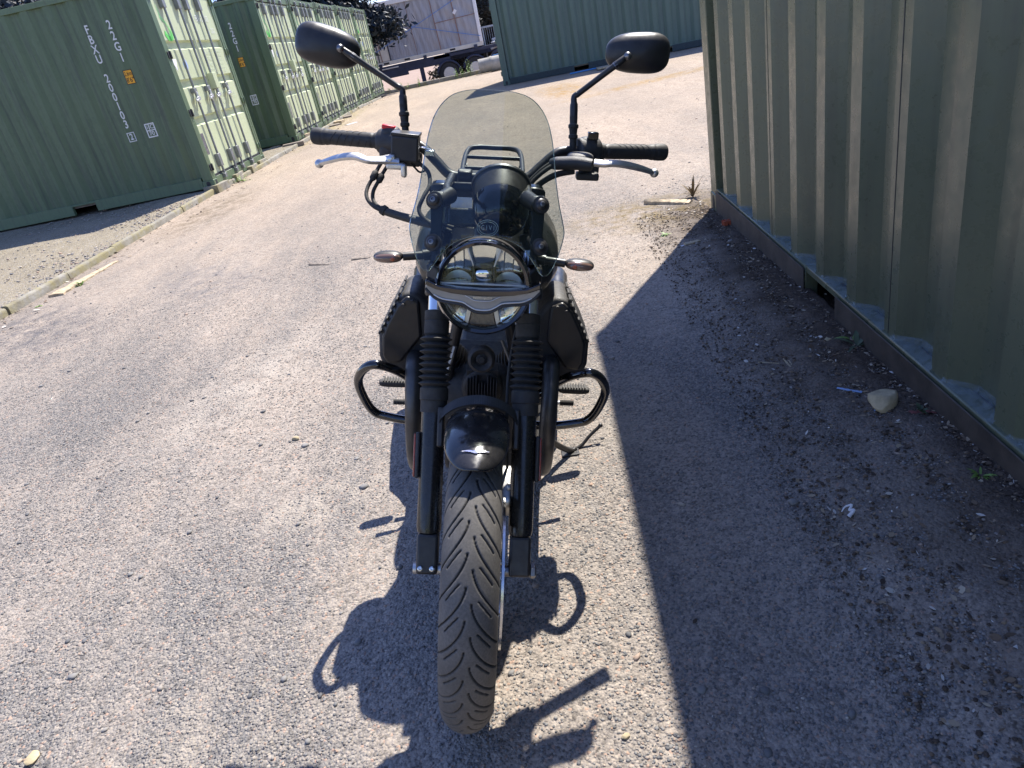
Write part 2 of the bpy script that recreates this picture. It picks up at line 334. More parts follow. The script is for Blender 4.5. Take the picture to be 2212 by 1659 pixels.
class MB:
    def __init__(s): s.v = []; s.f = []; s.mi = []
    def add(s, vs, fs, mi=0):
        o = len(s.v); s.v += [Vector(p) for p in vs]; s.f += [tuple(i + o for i in f) for f in fs]; s.mi += [mi] * len(fs); return s
    def box(s, c, d, rot=None, mi=0):
        c = Vector(c); h = Vector(d) * .5; vs = []
        for x in (-1, 1):
            for y in (-1, 1):
                for z in (-1, 1):
                    p = V(x * h.x, y * h.y, z * h.z)
                    if rot is not None: p = rot @ p
                    vs.append(c + p)
        return s.add(vs, [(0, 1, 3, 2), (4, 6, 7, 5), (0, 4, 5, 1), (2, 3, 7, 6), (0, 2, 6, 4), (1, 5, 7, 3)], mi)
    def b2(s, lo, hi, mi=0):
        lo, hi = Vector(lo), Vector(hi); return s.box((lo + hi) / 2, hi - lo, None, mi)
    def tube(s, pts, r, seg=12, cap=True, closed=False, mi=0, flat=1.0):
        pts = [Vector(p) for p in pts]; n = len(pts)
        rs = [r] * n if isinstance(r, (int, float)) else list(r)
        if len(rs) != n:
            rs = list(np.interp(np.linspace(0, 1, n), np.linspace(0, 1, len(rs)), rs))
        T = []
        for i in range(n):
            a = pts[(i - 1) % n] if closed or i > 0 else pts[i]; b = pts[(i + 1) % n] if closed or i < n - 1 else pts[i]
            T.append((b - a).normalized() if (b - a).length > 1e-9 else V(0, 0, 1))
        u, w = frame_of(T[0]); vs = []
        for i in range(n):
            u = (u - T[i] * u.dot(T[i])).normalized(); w = T[i].cross(u)
            for k in range(seg):
                a = 2 * math.pi * k / seg
                vs.append(pts[i] + (u * math.cos(a) + w * math.sin(a) * flat) * rs[i])
        fs = []
        for i in range(n if closed else n - 1):
            j = (i + 1) % n
            for k in range(seg):
                k2 = (k + 1) % seg; fs.append((i * seg + k, i * seg + k2, j * seg + k2, j * seg + k))
        if cap and not closed: fs += [tuple(range(seg))[::-1], tuple((n - 1) * seg + k for k in range(seg))]
        return s.add(vs, fs, mi)
    def cyl(s, a, b, r, seg=20, mi=0, r2=None): return s.tube([a, b], [r, r if r2 is None else r2], seg, mi=mi)
    def lathe(s, prof, o, ax, seg=32, mi=0, close=False, cap=True, sx=1.0, ref=None):
        """prof: list of (radius, distance along ax)"""
        o = Vector(o); ax = Vector(ax).normalized(); u, w = frame_of(ax)
        if ref is not None: u = Vector(ref); u = (u - ax * u.dot(ax)).normalized(); w = ax.cross(u)
        vs = []; n = len(prof)
        for r_, t_ in prof:
            for k in range(seg):
                a = 2 * math.pi * k / seg; vs.append(o + ax * t_ + (u * math.cos(a) * sx + w * math.sin(a)) * r_)
        fs = []
        for i in range(n if close else n - 1):
            j = (i + 1) % n
            for k in range(seg):
                k2 = (k + 1) % seg; fs.append((i * seg + k, i * seg + k2, j * seg + k2, j * seg + k))
        if not close and cap:
            if prof[0][0] > 1e-4: fs.append(tuple(range(seg))[::-1])
            if prof[-1][0] > 1e-4: fs.append(tuple((n - 1) * seg + k for k in range(seg)))
        return s.add(vs, fs, mi)
    def prism(s, poly, y0, y1, fn=None, mi=0):
        """poly in (x,z); extruded along y unless fn(x,z,y) maps it"""
        n = len(poly); fn = fn or (lambda x, z, y: V(x, y, z))
        vs = [fn(x, z, y0) for x, z in poly] + [fn(x, z, y1) for x, z in poly]
        fs = [tuple(range(n)), tuple(range(2 * n - 1, n - 1, -1))] + [(i, i + n, (i + 1) % n + n, (i + 1) % n) for i in range(n)]
        return s.add(vs, fs, mi)
    def grid(s, fn, nu, nv, mi=0, cu=False, cv=False):
        vs = [fn(i / (nu if cu else nu - 1), j / (nv if cv else nv - 1)) for i in range(nu) for j in range(nv)]
        fs = []
        for i in range(nu if cu else nu - 1):
            for j in range(nv if cv else nv - 1):
                i2, j2 = (i + 1) % nu, (j + 1) % nv
                fs.append((i * nv + j, i2 * nv + j, i2 * nv + j2, i * nv + j2))
        return s.add(vs, fs, mi)
    def ell(s, c, rx, ry, rz, rot=None, nu=24, nv=16, p=1.0, mi=0):
        def sp(x, e): return math.copysign(abs(x) ** e, x)
        def f(u, v):
            a = 2 * math.pi * u; b = math.pi * (v - .5) * .9999
            q = V(rx * sp(math.cos(b), p) * sp(math.cos(a), p), ry * sp(math.cos(b), p) * sp(math.sin(a), p), rz * sp(math.sin(b), p))
            return Vector(c) + (rot @ q if rot is not None else q)
        return s.grid(f, nu, nv, mi, cu=True)
    def build(s, name, mat, parent=None, ang=38, bevel=0, seg=2, recalc=True):
        me = bpy.data.meshes.new(name); me.from_pydata([tuple(v) for v in s.v], [], s.f)
        mats = mat if isinstance(mat, (list, tuple)) else [mat]
        for q in mats: me.materials.append(MATS[q])
        if len(mats) > 1: me.polygons.foreach_set('material_index', s.mi)
        if recalc:
            bm = bmesh.new(); bm.from_mesh(me); bmesh.ops.remove_doubles(bm, verts=bm.verts, dist=1e-6); bmesh.ops.recalc_face_normals(bm, faces=bm.faces); bm.to_mesh(me); bm.free()
        if ang:
            me.shade_smooth(); me.set_sharp_from_angle(angle=R(ang))
        o = bpy.data.objects.new(name, me); COL.objects.link(o)
        if parent is not None: o.parent = parent
        if bevel:
            b = o.modifiers.new('bevel', 'BEVEL'); b.width = bevel; b.segments = seg; b.limit_method = 'ANGLE'; b.angle_limit = R(35)
            b.harden_normals = False
        return o

def tag(o, label=None, cat=None, group=None, kind=None):
    if label: o['label'] = label
    if cat: o['category'] = cat
    if group: o['group'] = group
    if kind: o['kind'] = kind
    return o
def empty(name, mat4=None, loc=None):
    o = bpy.data.objects.new(name, None); COL.objects.link(o); o.empty_display_size = .1
    if mat4 is not None: o.matrix_world = mat4
    if loc is not None: o.location = loc
    return o
def kids(o, table): return table.get(o.name, [])
def copy_tree(o, parent=None, table=None):
    if table is None:
        table = {}
        for q in bpy.data.objects:
            if q.parent: table.setdefault(q.parent.name, []).append(q)
    c = o.copy(); COL.objects.link(c)
    if parent is not None: c.parent = parent
    for ch in table.get(o.name, []): copy_tree(ch, c, table)
    return c

def text_mesh(body, size, name='text', align='CENTER', xs=1.0, bold=0.0):
    """writing as mesh vertices in its own xy plane"""
    cu = bpy.data.curves.new(name, 'FONT'); cu.body = body; cu.size = size; cu.align_x = align; cu.align_y = 'CENTER'; cu.resolution_u = 3
    cu.space_line = .98; cu.offset = bold
    ob = bpy.data.objects.new(name, cu); COL.objects.link(ob); dg = bpy.context.evaluated_depsgraph_get(); dg.update()
    me = bpy.data.meshes.new_from_object(ob.evaluated_get(dg)); bpy.data.objects.remove(ob); bpy.data.curves.remove(cu)
    for v in me.vertices: v.co.x *= xs
    return me

def terrain(y):
    if y < 5: return 0.0
    if y < 23: return .01 * (y - 5)
    if y < 30: return .18 - .08 * (y - 23) / 7
    if y < 31: return .10
    if y < 34: return .10 - .45 * (y - 31) / 3
    return -.35

def bank(x, y):
    """height of the soil heaped against the right hand container"""
    hb = float(np.interp(y, [-2, 1.3, 2.0, 2.8, 3.8, 4.7, 4.9], [.10, .085, .058, .052, .03, 0, 0])); d = (1.574 + .1192 * (y - 4.67) - x) * .993
    if d > .6 or y > 4.9: return 0.0
    t_ = max(0, min(1, 1 - max(d, 0) / .55)); return hb * t_ * t_ * (3 - 2 * t_)
def gz(x, y): return terrain(y) + bank(x, y)

# ------------------------------------------------------------------ setting
xs = sorted(set([-90, -60, -40, -30, -20, -14, -10, -7, -5] + [round(v, 2) for v in np.arange(-4, 4.01, .25)] + [5, 7, 10, 14, 20, 30, 40, 60, 90]))
ys = sorted(set([-60, -40, -25, -15, -8, -5] + [round(v, 2) for v in np.arange(-3, 10, .25)] + list(range(10, 36)) + [31, 34, 38, 45, 55, 70, 100, 150, 220]))
gv = [(x, y, terrain(y)) for x in xs for y in ys]; ny = len(ys)
gf = [(i * ny + j, (i + 1) * ny + j, (i + 1) * ny + j + 1, i * ny + j + 1) for i in range(len(xs) - 1) for j in range(ny - 1)]
g = MB(); g.add(gv, gf); tag(g.build('ground', 'road_gravel', recalc=False), kind='structure')

g = MB(); yb_ = np.arange(-1.8, 4.85, .06); db_ = np.linspace(-.03, .60, 22); vv = []
for y in yb_:
    for d in db_:
        x = 1.574 + .1192 * (y - 4.67) - d; e = min(1, max(0, (.56 - d) / .3)) * min(1, max(0, (4.8 - y) / .5))
        vv.append((x, y, bank(x, y) + .0035 * e - .004 * (1 - e) + .007 * e * (math.sin(x * 31 + y * 17) * math.sin(y * 23 - x * 11) + .4 * math.sin(y * 61 + x * 47))))
nb = len(db_); g.add(vv, [(i * nb + j, i * nb + j + 1, (i + 1) * nb + j + 1, (i + 1) * nb + j) for i in range(len(yb_) - 1) for j in range(nb - 1)])
tag(g.build('soil_bank', 'road_gravel', recalc=False), kind='structure')

KP = [(-4.75, -6), (-4.13, 4.9), (-3.93, 7.3), (-3.70, 10.3), (-3.50, 12.0), (-3.30, 14.0), (-3.12, 16.2), (-2.95, 19.5), (-2.6, 24), (-2.25, 29.2)]
def kx(y): return float(np.interp(y, [p[1] for p in KP], [p[0] for p in KP]))
g = MB(); yy = np.concatenate([np.arange(-6, 29.3, .4)])
vv = []
for y in yy:
    for f in (0, .03, .1, .3, 1):
        x = kx(y) - .04 - f * 16; vv.append((x, y, terrain(y) + .055 + .02 * math.sin(y * 3 + f * 40) * (f > 0)))
g.add(vv, [(i * 5 + j, (i + 1) * 5 + j, (i + 1) * 5 + j + 1, i * 5 + j + 1) for i in range(len(yy) - 1) for j in range(4)])
tag(g.build('verge', 'verge_gravel', recalc=False), kind='structure')

def kerb_run(pts, w, h, lenseg, name, sink=.05):
    mb = MB(); L_ = 0; acc = []
    P = [Vector(p) for p in pts]; tot = [0]
    for a, b in zip(P[:-1], P[1:]): tot.append(tot[-1] + (b - a).length)
    def at(s): return V(*[float(np.interp(s, tot, [p[k] for p in P])) for k in range(3)])
    s = 0
    while s < tot[-1] - .2:
        e = min(s + lenseg - .012, tot[-1]); a, b = at(s), at(e)
        j = random.uniform(-.008, .008); jz = random.uniform(-.01, .006)
        d = (b - a).normalized(); sd_ = V(-d.y, d.x, 0)
        prof = [(-.5, -sink), (.5, -sink), (.5, h - .35 * w), (.42, h - .14 * w), (.25, h - .03 * w), (0, h), (-.25, h - .03 * w), (-.42, h - .14 * w), (-.5, h - .35 * w)]
        n = len(prof); ns = 4; vs = []
        for k in range(ns + 1):
            c = a.lerp(b, k / ns) + sd_ * j
            for (x, z) in prof: vs.append(c + sd_ * (x * w) + V(0, 0, z + jz + random.uniform(-.002, .002)))
        fs = [(k * n + i, k * n + (i + 1) % n, (k + 1) * n + (i + 1) % n, (k + 1) * n + i) for k in range(ns) for i in range(n)]
        fs += [tuple(range(n))[::-1], tuple(ns * n + i for i in range(n))]
        mb.add(vs, fs); s += lenseg
    return tag(mb.build(name, 'kerb_concrete', ang=50), kind='structure')
kerb_run([(kx(y), y, terrain(y)) for y in np.arange(-5, 27.5, .5)], .062, .075, .915, 'kerb')
kerb_run([(x, 30.6 - .03 * (x + 3), 0.10) for x in np.arange(-2.1, 1.8, .3)], .12, .15, .915, 'kerb_far')
kerb_run([(x, 30.1, .10) for x in np.arange(-5, -1.5, .3)], .12, .13, .915, 'kerb_step')

# loose chippings lying on the road near the viewer
def stones(name, n, region, smin, smax, zfun, mat, tone=None, flat=.6, seed=1, label=None, power=2.2):
    rg = np.random.default_rng(seed)
    phi = (1 + 5 ** .5) / 2
    ico = np.array([(-1, phi, 0), (1, phi, 0), (-1, -phi, 0), (1, -phi, 0), (0, -1, phi), (0, 1, phi), (0, -1, -phi), (0, 1, -phi), (phi, 0, -1), (phi, 0, 1), (-phi, 0, -1), (-phi, 0, 1)]) / math.sqrt(1 + phi * phi)
    fc = np.array([(0, 11, 5), (0, 5, 1), (0, 1, 7), (0, 7, 10), (0, 10, 11), (1, 5, 9), (5, 11, 4), (11, 10, 2), (10, 7, 6), (7, 1, 8), (3, 9, 4), (3, 4, 2), (3, 2, 6), (3, 6, 8), (3, 8, 9), (4, 9, 5), (2, 4, 11), (6, 2, 10), (8, 6, 7), (9, 8, 1)])
    pos = region(rg, n); n = len(pos)
    s = smin + (smax - smin) * rg.random(n) ** power
    v = ico[None] * (1 + .28 * (rg.random((n, 12, 1)) - .5) * 2)
    ax = np.stack([.7 + .6 * rg.random(n), .7 + .6 * rg.random(n), flat * (.6 + .5 * rg.random(n))], 1)
    v = v * ax[:, None, :]; a = rg.random(n) * 6.283; c, s_ = np.cos(a), np.sin(a)
    x = v[:, :, 0] * c[:, None] - v[:, :, 1] * s_[:, None]; y = v[:, :, 0] * s_[:, None] + v[:, :, 1] * c[:, None]
    v = np.stack([x, y, v[:, :, 2]], 2) * s[:, None, None]
    z0 = np.array([zfun(p[0], p[1]) for p in pos])
    v[:, :, 0] += pos[:, 0][:, None]; v[:, :, 1] += pos[:, 1][:, None]; v[:, :, 2] += (z0 + s * ax[:, 2] * .35)[:, None]
    me = bpy.data.meshes.new(name); nv = n * 12; nf = n * 20
    me.vertices.add(nv); me.vertices.foreach_set('co', v.reshape(-1).astype(np.float32))
    F = (fc[None] + (np.arange(n) * 12)[:, None, None]).reshape(-1)
    me.loops.add(nf * 3); me.loops.foreach_set('vertex_index', F.astype(np.int32))
    me.polygons.add(nf); me.polygons.foreach_set('loop_start', (np.arange(nf) * 3).astype(np.int32)); me.polygons.foreach_set('loop_total', np.full(nf, 3, np.int32))
    me.update(calc_edges=True); me.validate()
    at = me.attributes.new('tone', 'FLOAT', 'POINT'); tv = rg.random(n) if tone is None else tone(rg, n, pos)
    at.data.foreach_set('value', np.repeat(tv, 12).astype(np.float32))
    me.materials.append(MATS[mat]); o = bpy.data.objects.new(name, me); COL.objects.link(o); return tag(o, label, kind='stuff')

def vnoise(x, y, seed=3):
    """cheap smooth value noise"""
    rg = np.random.default_rng(seed); G = rg.random((64, 64))
    xi, yi = np.floor(x).astype(int), np.floor(y).astype(int); fx, fy = x - xi, y - yi
    fx = fx * fx * (3 - 2 * fx); fy = fy * fy * (3 - 2 * fy)
    q = lambda a, b: G[a % 64, b % 64]
    return (q(xi, yi) * (1 - fx) + q(xi + 1, yi) * fx) * (1 - fy) + (q(xi, yi + 1) * (1 - fx) + q(xi + 1, yi + 1) * fx) * fy
def reg_near(rg, n):
    y = .45 + 5.2 * rg.random(n * 3) ** 1.55; x = (rg.random(n * 3) * 2 - 1) * (1.15 + .82 * y)
    p = .6 * vnoise(x * 1.5 + 9, y * .8) + .4 * vnoise(x * 5, y * 4, 5); k = (rg.random(n * 3) < np.clip((p - .28) * 2.6, .06, 1))
    wall = 1.574 + .1192 * (y - 4.67) - .03
    k &= (x < np.where(y < 4.7, wall, 99)) & (x > np.interp(y, [a[1] for a in KP], [a[0] for a in KP]) + .06)
    P = np.stack([x, y], 1)[k]; return P[:n]
stones('chippings', 85000, reg_near, .0016, .0044, gz, 'pebble', seed=2, power=1.4, label=None)
def reg_big(rg, n):
    y = .5 + 16 * rg.random(n) ** 1.5; x = (rg.random(n) * 2 - 1) * (1.2 + .85 * y)
    wall = 1.574 + .1192 * (y - 4.67) - .03
    k = (x < np.where(y < 4.7, wall, 99)) & (x > np.interp(y, [a[1] for a in KP], [a[0] for a in KP]) + .08); return np.stack([x, y], 1)[k]
stones('pebbles', 2600, reg_big, .004, .0115, gz, 'pebble', seed=5, power=3.5)
stones('road_stones', 420, reg_big, .007, .016, gz, 'pebble', seed=15, power=4, tone=lambda r_, n, p: .35 + .65 * r_.random(n))
def reg_verge(rg, n):
    y = 3 + 9 * rg.random(n); x = np.interp(y, [a[1] for a in KP], [a[0] for a in KP]) - .06 - 2.5 * rg.random(n) ** 2.2
    return np.stack([x, y], 1)
stones('verge_stones', 4200, reg_verge, .004, .020, lambda x, y: terrain(y) + .055, 'pebble', seed=8, power=3, tone=lambda r_, n, p: .68 + .32 * r_.random(n))
def reg_soil(rg, n):
    y = .4 + 4.4 * rg.random(n); x = 1.574 + .1192 * (y - 4.67) - .02 - .5 * rg.random(n) ** 1.5; return np.stack([x, y], 1)
stones('soil_crumbs', 9000, reg_soil, .0015, .0065, lambda x, y: gz(x, y) + .002, 'litter', seed=11, power=2.5, tone=lambda r_, n, p: r_.random(n) ** 2.6 * .75)

# ------------------------------------------------------------------ containers
CL, CW, CH = 6.058, 2.438, 2.715
PITCH = .32
CORR_D = .036
def corr(x):
    depth = CORR_D; return corr_(x, depth)
def corr_(x, depth):
    """corrugation depth below the outer face at distance x along the panel"""
    u = (x % PITCH) / PITCH
    if u < .26: return 0.0
    if u < .48: return depth * (u - .26) / .22
    if u < .76: return depth
    return depth * (1 - (u - .76) / .24)
def corr_panel(x0, x1, z0, z1, mapf, off):
    """grid of kinks; mapf(x, depth, z)"""
    ks = [x0]; k = math.floor(x0 / PITCH)
    while k * PITCH < x1 + PITCH:
        for f in (0, .26, .48, .76):
            x = (k + f) * PITCH
            if x0 < x < x1: ks.append(x)
        k += 1
    ks = sorted(ks) + [x1]; vs = []
    for x in ks: vs += [mapf(x, off + corr(x), z0), mapf(x, off + corr(x), z1)]
    n = len(ks); vs2 = []
    for x in ks: vs2 += [mapf(x, off + corr(x) + .003, z0), mapf(x, off + corr(x) + .003, z1)]
    mb = MB(); mb.add(vs, [(2 * i, 2 * i + 2, 2 * i + 3, 2 * i + 1) for i in range(n - 1)])
    return mb
def casting(mb, c, sx, sy, sz, w=.178, d=.162, h=.118):
    # block with an oblong hole suggested by a ring and dark recess on two faces
    x, y, z = c
    mb.b2((min(x, x - sx * w), min(y, y + sy * d), min(z, z + sz * h)), (max(x, x - sx * w), max(y, y + sy * d), max(z, z + sz * h)))
def oval(n=16, rx=.03, rz=.05):
    out = []
    for k in range(n):
        a = 2 * math.pi * k / n; out.append((rx * math.cos(a), (rz - rx) * (1 if math.sin(a) >= 0 else -1) + rx * math.sin(a)))
    return out

def put_text_on_side(body, xc, zc, size, parent, mat, name='marking', xs=.8, flat=True, ysurf=0.018, bold=0.0):
    """writing painted on the near long side (y = 0 side): letters follow the corrugation"""
    me = text_mesh(body, size, name, xs=xs, bold=bold)
    bm = bmesh.new(); bm.from_mesh(me)
    # local text x -> container -X... the near side is seen from outside (-y): right in view = +X
    for v in bm.verts: v.co = Vector((xc + v.co.x, 0, zc + v.co.y))
    xmin = min(v.co.x for v in bm.verts); xmax = max(v.co.x for v in bm.verts)
    k = math.floor(-xmax / PITCH) - 1
    while k * PITCH < -xmin + PITCH:
        for f in (0, .26, .48, .76):
            x = -(k + f) * PITCH
            if xmin < x < xmax: bmesh.ops.bisect_plane(bm, geom=bm.verts[:] + bm.edges[:] + bm.faces[:], plane_co=(x, 0, 0), plane_no=(1, 0, 0))
        k += 1
    for v in bm.verts: v.co.y = ysurf + corr(-v.co.x) - .004
    bm.to_mesh(me); bm.free(); me.materials.clear(); me.materials.append(MATS[mat])
    o = bpy.data.objects.new(name, me); COL.objects.link(o); o.parent = parent; return o
def rect_on_side(x0, x1, z0, z1, parent, mat, name, lift=.002, ysurf=.018, frame=None):
    mb = MB()
    def strip(a, b, c, d):
        ks = sorted(set([a, b] + [-(k + f) * PITCH for k in range(0, 24) for f in (0, .26, .48, .76) if a < -(k + f) * PITCH < b]))
        vs = []
        for x in ks: vs += [(x, ysurf + corr(-x) - lift, c), (x, ysurf + corr(-x) - lift, d)]
        mb.add(vs, [(2 * i, 2 * i + 2, 2 * i + 3, 2 * i + 1) for i in range(len(ks) - 1)])
    if frame is None: strip(x0, x1, z0, z1)
    else:
        w = frame; strip(x0, x1, z0, z0 + w); strip(x0, x1, z1 - w, z1); strip(x0, x0 + w, z0 + w, z1 - w); strip(x1 - w, x1, z0 + w, z1 - w)
    return mb.build(name, mat, parent, ang=0, recalc=False)
def text_on_door(body, yc, zc, size, parent, mat, name='marking', xsurf=-.028, xs=.75):
    me = text_mesh(body, size, name, xs=xs)
    for v in me.vertices: v.co = Vector((xsurf + .003, yc + v.co.x, zc + v.co.y))
    me.materials.clear(); me.materials.append(MATS[mat]); o = bpy.data.objects.new(name, me); COL.objects.link(o); o.parent = parent; return o

def make_container(side='container_side', door='container_door', frame='container_frame', doors=True, near_detail=True, far_side=True, label_code=None, code2=None, sidetext=True, rail='container_side', markings=True):
    """door end at x=0 looking +x, body to -x, near long side at y=0 looking -y"""
    root = empty('shipping_container')
    fr = MB()
    rw, rh = .06, .15
    for y0, y1 in ((0.004, rw), (CW - rw, CW - .004)):
        # bottom rail with two fork pockets
        xr = [(-CL + .178, -4.24), (-3.88, -2.18), (-1.82, -.178)]
        for a, b in xr: fr.b2((a, y0, .012), (b, y1, .012 + rh))
        fr.b2((-CL + .178, y0 + .003, .13), (-.178, y1 - .003, .012 + rh - .002))
        fr.b2((-CL + .178, y0, CH - .09), (-.178, y1, CH - .02))
    for x0, x1 in ((-.12, -.006), (-CL + .006, -CL + .12)):
        fr.b2((x0, .16, .012), (x1, CW - .16, .14)); fr.b2((x0, .16, CH - .12), (x1, CW - .16, CH - .012))
    fr.build('frame', frame, root, bevel=.004, seg=1)
    for x in (0, -CL):
        for y in (0, CW):
            p = MB(); sx = 1 if x == 0 else -1; sy = 1 if y == 0 else -1
            # post as a folded profile
            a = .006
            p.b2((min(x - sx * a, x - sx * .16), min(y + sy * a, y + sy * .07), .116), (max(x - sx * a, x - sx * .16), max(y + sy * a, y + sy * .07), CH - .116))
            p.b2((min(x - sx * (a + .004), x - sx * .075), min(y + sy * .07, y + sy * .15), .116), (max(x - sx * (a + .004), x - sx * .075), max(y + sy * .07, y + sy * .15), CH - .116))
            p.build('corner_post', frame, root, bevel=.006, seg=2)
    for x in (0, -CL):
        for y in (0, CW):
            for z in (0, CH):
                mb = MB(); sx = 1 if x == 0 else -1; sy = 1 if y == 0 else -1; sz = 1 if z == 0 else -1
                casting(mb, (x, y, z), sx, sy, sz)
                co_ = mb.build('corner_casting', frame, root, bevel=.01, seg=2)
                zc = z + sz * .06; h = MB(); h.add([(x + sx * .0015, y + sy * (.085) + px, zc + pz) for px, pz in oval(16, .032, .05)], [tuple(range(16))]); h.build('slot', 'gasket', co_, ang=0, recalc=False)
                h = MB(); h.add([(x - sx * .09 + px, y - sy * .0015, zc + pz) for px, pz in oval(16, .030, .045)], [tuple(range(16))])
                h.build('slot', 'gasket', co_, ang=0, recalc=False)
    # long sides
    sp = []
    for k, (ys_, sg) in enumerate(((0.018, 1), (CW - .018, -1))):
        mb = corr_panel(.17, CL - .17, .155, CH - .085, lambda x, d, z: V(-x, ys_ + sg * d, z), 0.0)
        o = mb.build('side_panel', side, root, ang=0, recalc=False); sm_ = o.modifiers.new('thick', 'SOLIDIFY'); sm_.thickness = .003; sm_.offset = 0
        sp.append(o)
    mb = MB(); mb.grid(lambda u, v: V(-.12 - u * (CL - .24), .06 + v * (CW - .12), CH - .03 - .02 * (math.sin(u * 130) > 0)), 90, 2)
    mb.build('roof_panel', 'container_roof', root, ang=0, recalc=False)
    mb = MB(); mb.b2((-CL + .13, .06, .10), (-.13, CW - .06, .13)); mb.build('floor', 'wood_grey', root)
    # blind end
    mb = MB(); xs_ = np.linspace(.15, CW - .15, 41)
    vs = []
    for i, y in enumerate(xs_):
        d_ = .04 if (i // 2) % 2 else 0.0
        vs += [(-CL + .02 + d_, y, .14), (-CL + .02 + d_, y, CH - .12)]
    mb.add(vs, [(2 * i, 2 * i + 2, 2 * i + 3, 2 * i + 1) for i in range(40)]); mb.build('end_panel', side, root, ang=0, recalc=False)
    # doors
    if doors:
        for k in range(2):
            y0 = .115 + k * 1.106; y1 = y0 + 1.100; mb = MB(); f0, f1 = -.03, -.075
            zb = [(.17, .845), (.965, 1.345), (1.465, 1.845), (1.965, CH - .131)]
            prof = []
            for i, (a, b) in enumerate(zb):
                prof += [(f0, a if i == 0 else a + .0), (f0, b)]
                if i < 3: prof += [(f1, b + .022), (f1, zb[i + 1][0] - .022)]
            ya, yb = y0 + .05, y1 - .05; vs = []
            for x, z in prof: vs += [(x, ya, z), (x, yb, z)]
            mb.add(vs, [(2 * i, 2 * i + 1, 2 * i + 3, 2 * i + 2) for i in range(len(prof) - 1)])
            mb.b2((f1 - .01, y0, .17), (f0 + .004, ya, CH - .131)); mb.b2((f1 - .01, yb, .17), (f0 + .004, y1, CH - .131))
            mb.b2((f1 - .012, ya, .17), (f1 - .006, yb, CH - .131))
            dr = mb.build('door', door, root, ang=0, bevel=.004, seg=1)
            # gasket
            gk = MB(); gk.b2((f0 - .01, y0 - .006, .138), (f0 + .012, y1 + .003, .172)); gk.build('seal', 'gasket', dr, ang=0); gk = MB(); gk.b2((f0 - .01, y0 - .006, CH - .133), (f0 + .012, y1 + .003, CH - .113))
            gk.build('seal', 'gasket', dr, ang=0)
            for q in range(2):
                yb_ = [.443, .961, 1.275, 1.74][k * 2 + q]
                bm_ = MB(); xb = f0 + .045
                bm_.cyl((xb, yb_, .10), (xb, yb_, CH - .09), .0165, 12)
                for z in (.33, 1.30, CH - .26):
                    hh = .09 if z != 1.30 else .035
                    bm_.b2((f0 + .003, yb_ - .045, z - hh), (xb + .02, yb_ + .045, z + hh))
                for z in (.105, CH - .09):
                    bm_.b2((f0 - .004, yb_ - .05, z - .03), (xb + .025, yb_ + .02, z + .03)); bm_.b2((f0 - .004, yb_ + .02, z - .018), (xb + .01, yb_ + .06, z + .018))
                bm_.build('locking_bar', 'galvanised', dr, bevel=.004, seg=1)
                hd = MB(); s_ = 1 if q == 0 else -1; hz = 1.19
                hd.box((xb + .02, yb_ - .02, hz), (.035, .11, .045)); hd.box((xb + .012, yb_ + .005, hz + .035), (.03, .03, .11))
                hd.box((xb + .03, yb_ - .07, hz - .02), (.02, .12, .022), Matrix.Rotation(.15, 3, 'X')); hd.tube(sm([(xb + .03, yb_ - .13, hz), (xb + .05, yb_ - .09, hz - .05), (xb + .04, yb_ - .05, hz - .07)], 4), .007, 8)
                hd.box((f0 + .03, yb_ + .06, hz + .01), (.05, .03, .04))
                hd.build('door_handle', 'zinc_bright', dr, bevel=.003, seg=1)
            for z in (.28, 1.03, 1.78, CH - .21):
                hg = MB(); yh = y0 - .02 if k == 0 else y1 + .02
                hg.b2((-.02, yh - .06, z - .045), (.006, yh + .06, z + .045)); hg.cyl((.012, yh, z - .05), (.012, yh, z + .05), .014, 10)
                hg.build('hinge', frame if k else 'gasket', dr, bevel=.003, seg=1)
            if k == 0:
                lb_ = MB(); lb_.b2((f0 + .004, y1 - .03, 1.28), (f0 + .10, y1 + .12, 1.50)); lb_.build('lock_box', door, dr, bevel=.006)
            if markings:
                if k == 0:
                    lg = MB(); P = [(.10, 2.40), (.13, 2.34), (.15, 2.26), (.22, 2.20), (.29, 2.10), (.30, 2.02), (.26, 1.985), (.20, 1.99), (.14, 2.04), (.11, 2.10), (.15, 2.09), (.19, 2.06), (.23, 2.08), (.235, 2.13), (.20, 2.18), (.15, 2.20), (.11, 2.24), (.12, 2.31)]
                    lg.add([(f0 + .0025, y0 + .02 + a * 1.25, 2.2 + (b - 2.2) * 1.1) for a, b in P], [tuple(range(len(P)))]); lg.build('emblem', 'logo_light', dr, ang=0, recalc=False)
                    lg = MB(); P = [(.10, 2.05), (.13, 2.10), (.17, 2.045), (.22, 2.03), (.26, 2.06), (.275, 2.12), (.30, 2.06), (.28, 1.995), (.22, 1.975), (.15, 1.985)]
                    lg.add([(f0 + .0045, y0 + a * 1.25, 2.2 + (b - 2.2) * 1.1) for a, b in P], [tuple(range(len(P)))]); lg.build('emblem', 'logo_green', dr, ang=0, recalc=False)
                    lg = MB(); lg.add([(f0 + .0025, y0 + .03, 1.73), (f0 + .0025, y0 + .20, 1.73), (f0 + .0025, y0 + .115, 1.575)], [(0, 1, 2)]); lg.build('sticker', 'label_white', dr, ang=0, recalc=False)
                    lg = MB(); lg.add([(f0 + .0025, y0 + .45 + .075 * math.cos(a), 1.65 + .075 * math.sin(a)) for a in np.linspace(0, 6.283, 24, False)], [tuple(range(24))]); lg.build('sticker', 'sticker_blue', dr, ang=0, recalc=False)
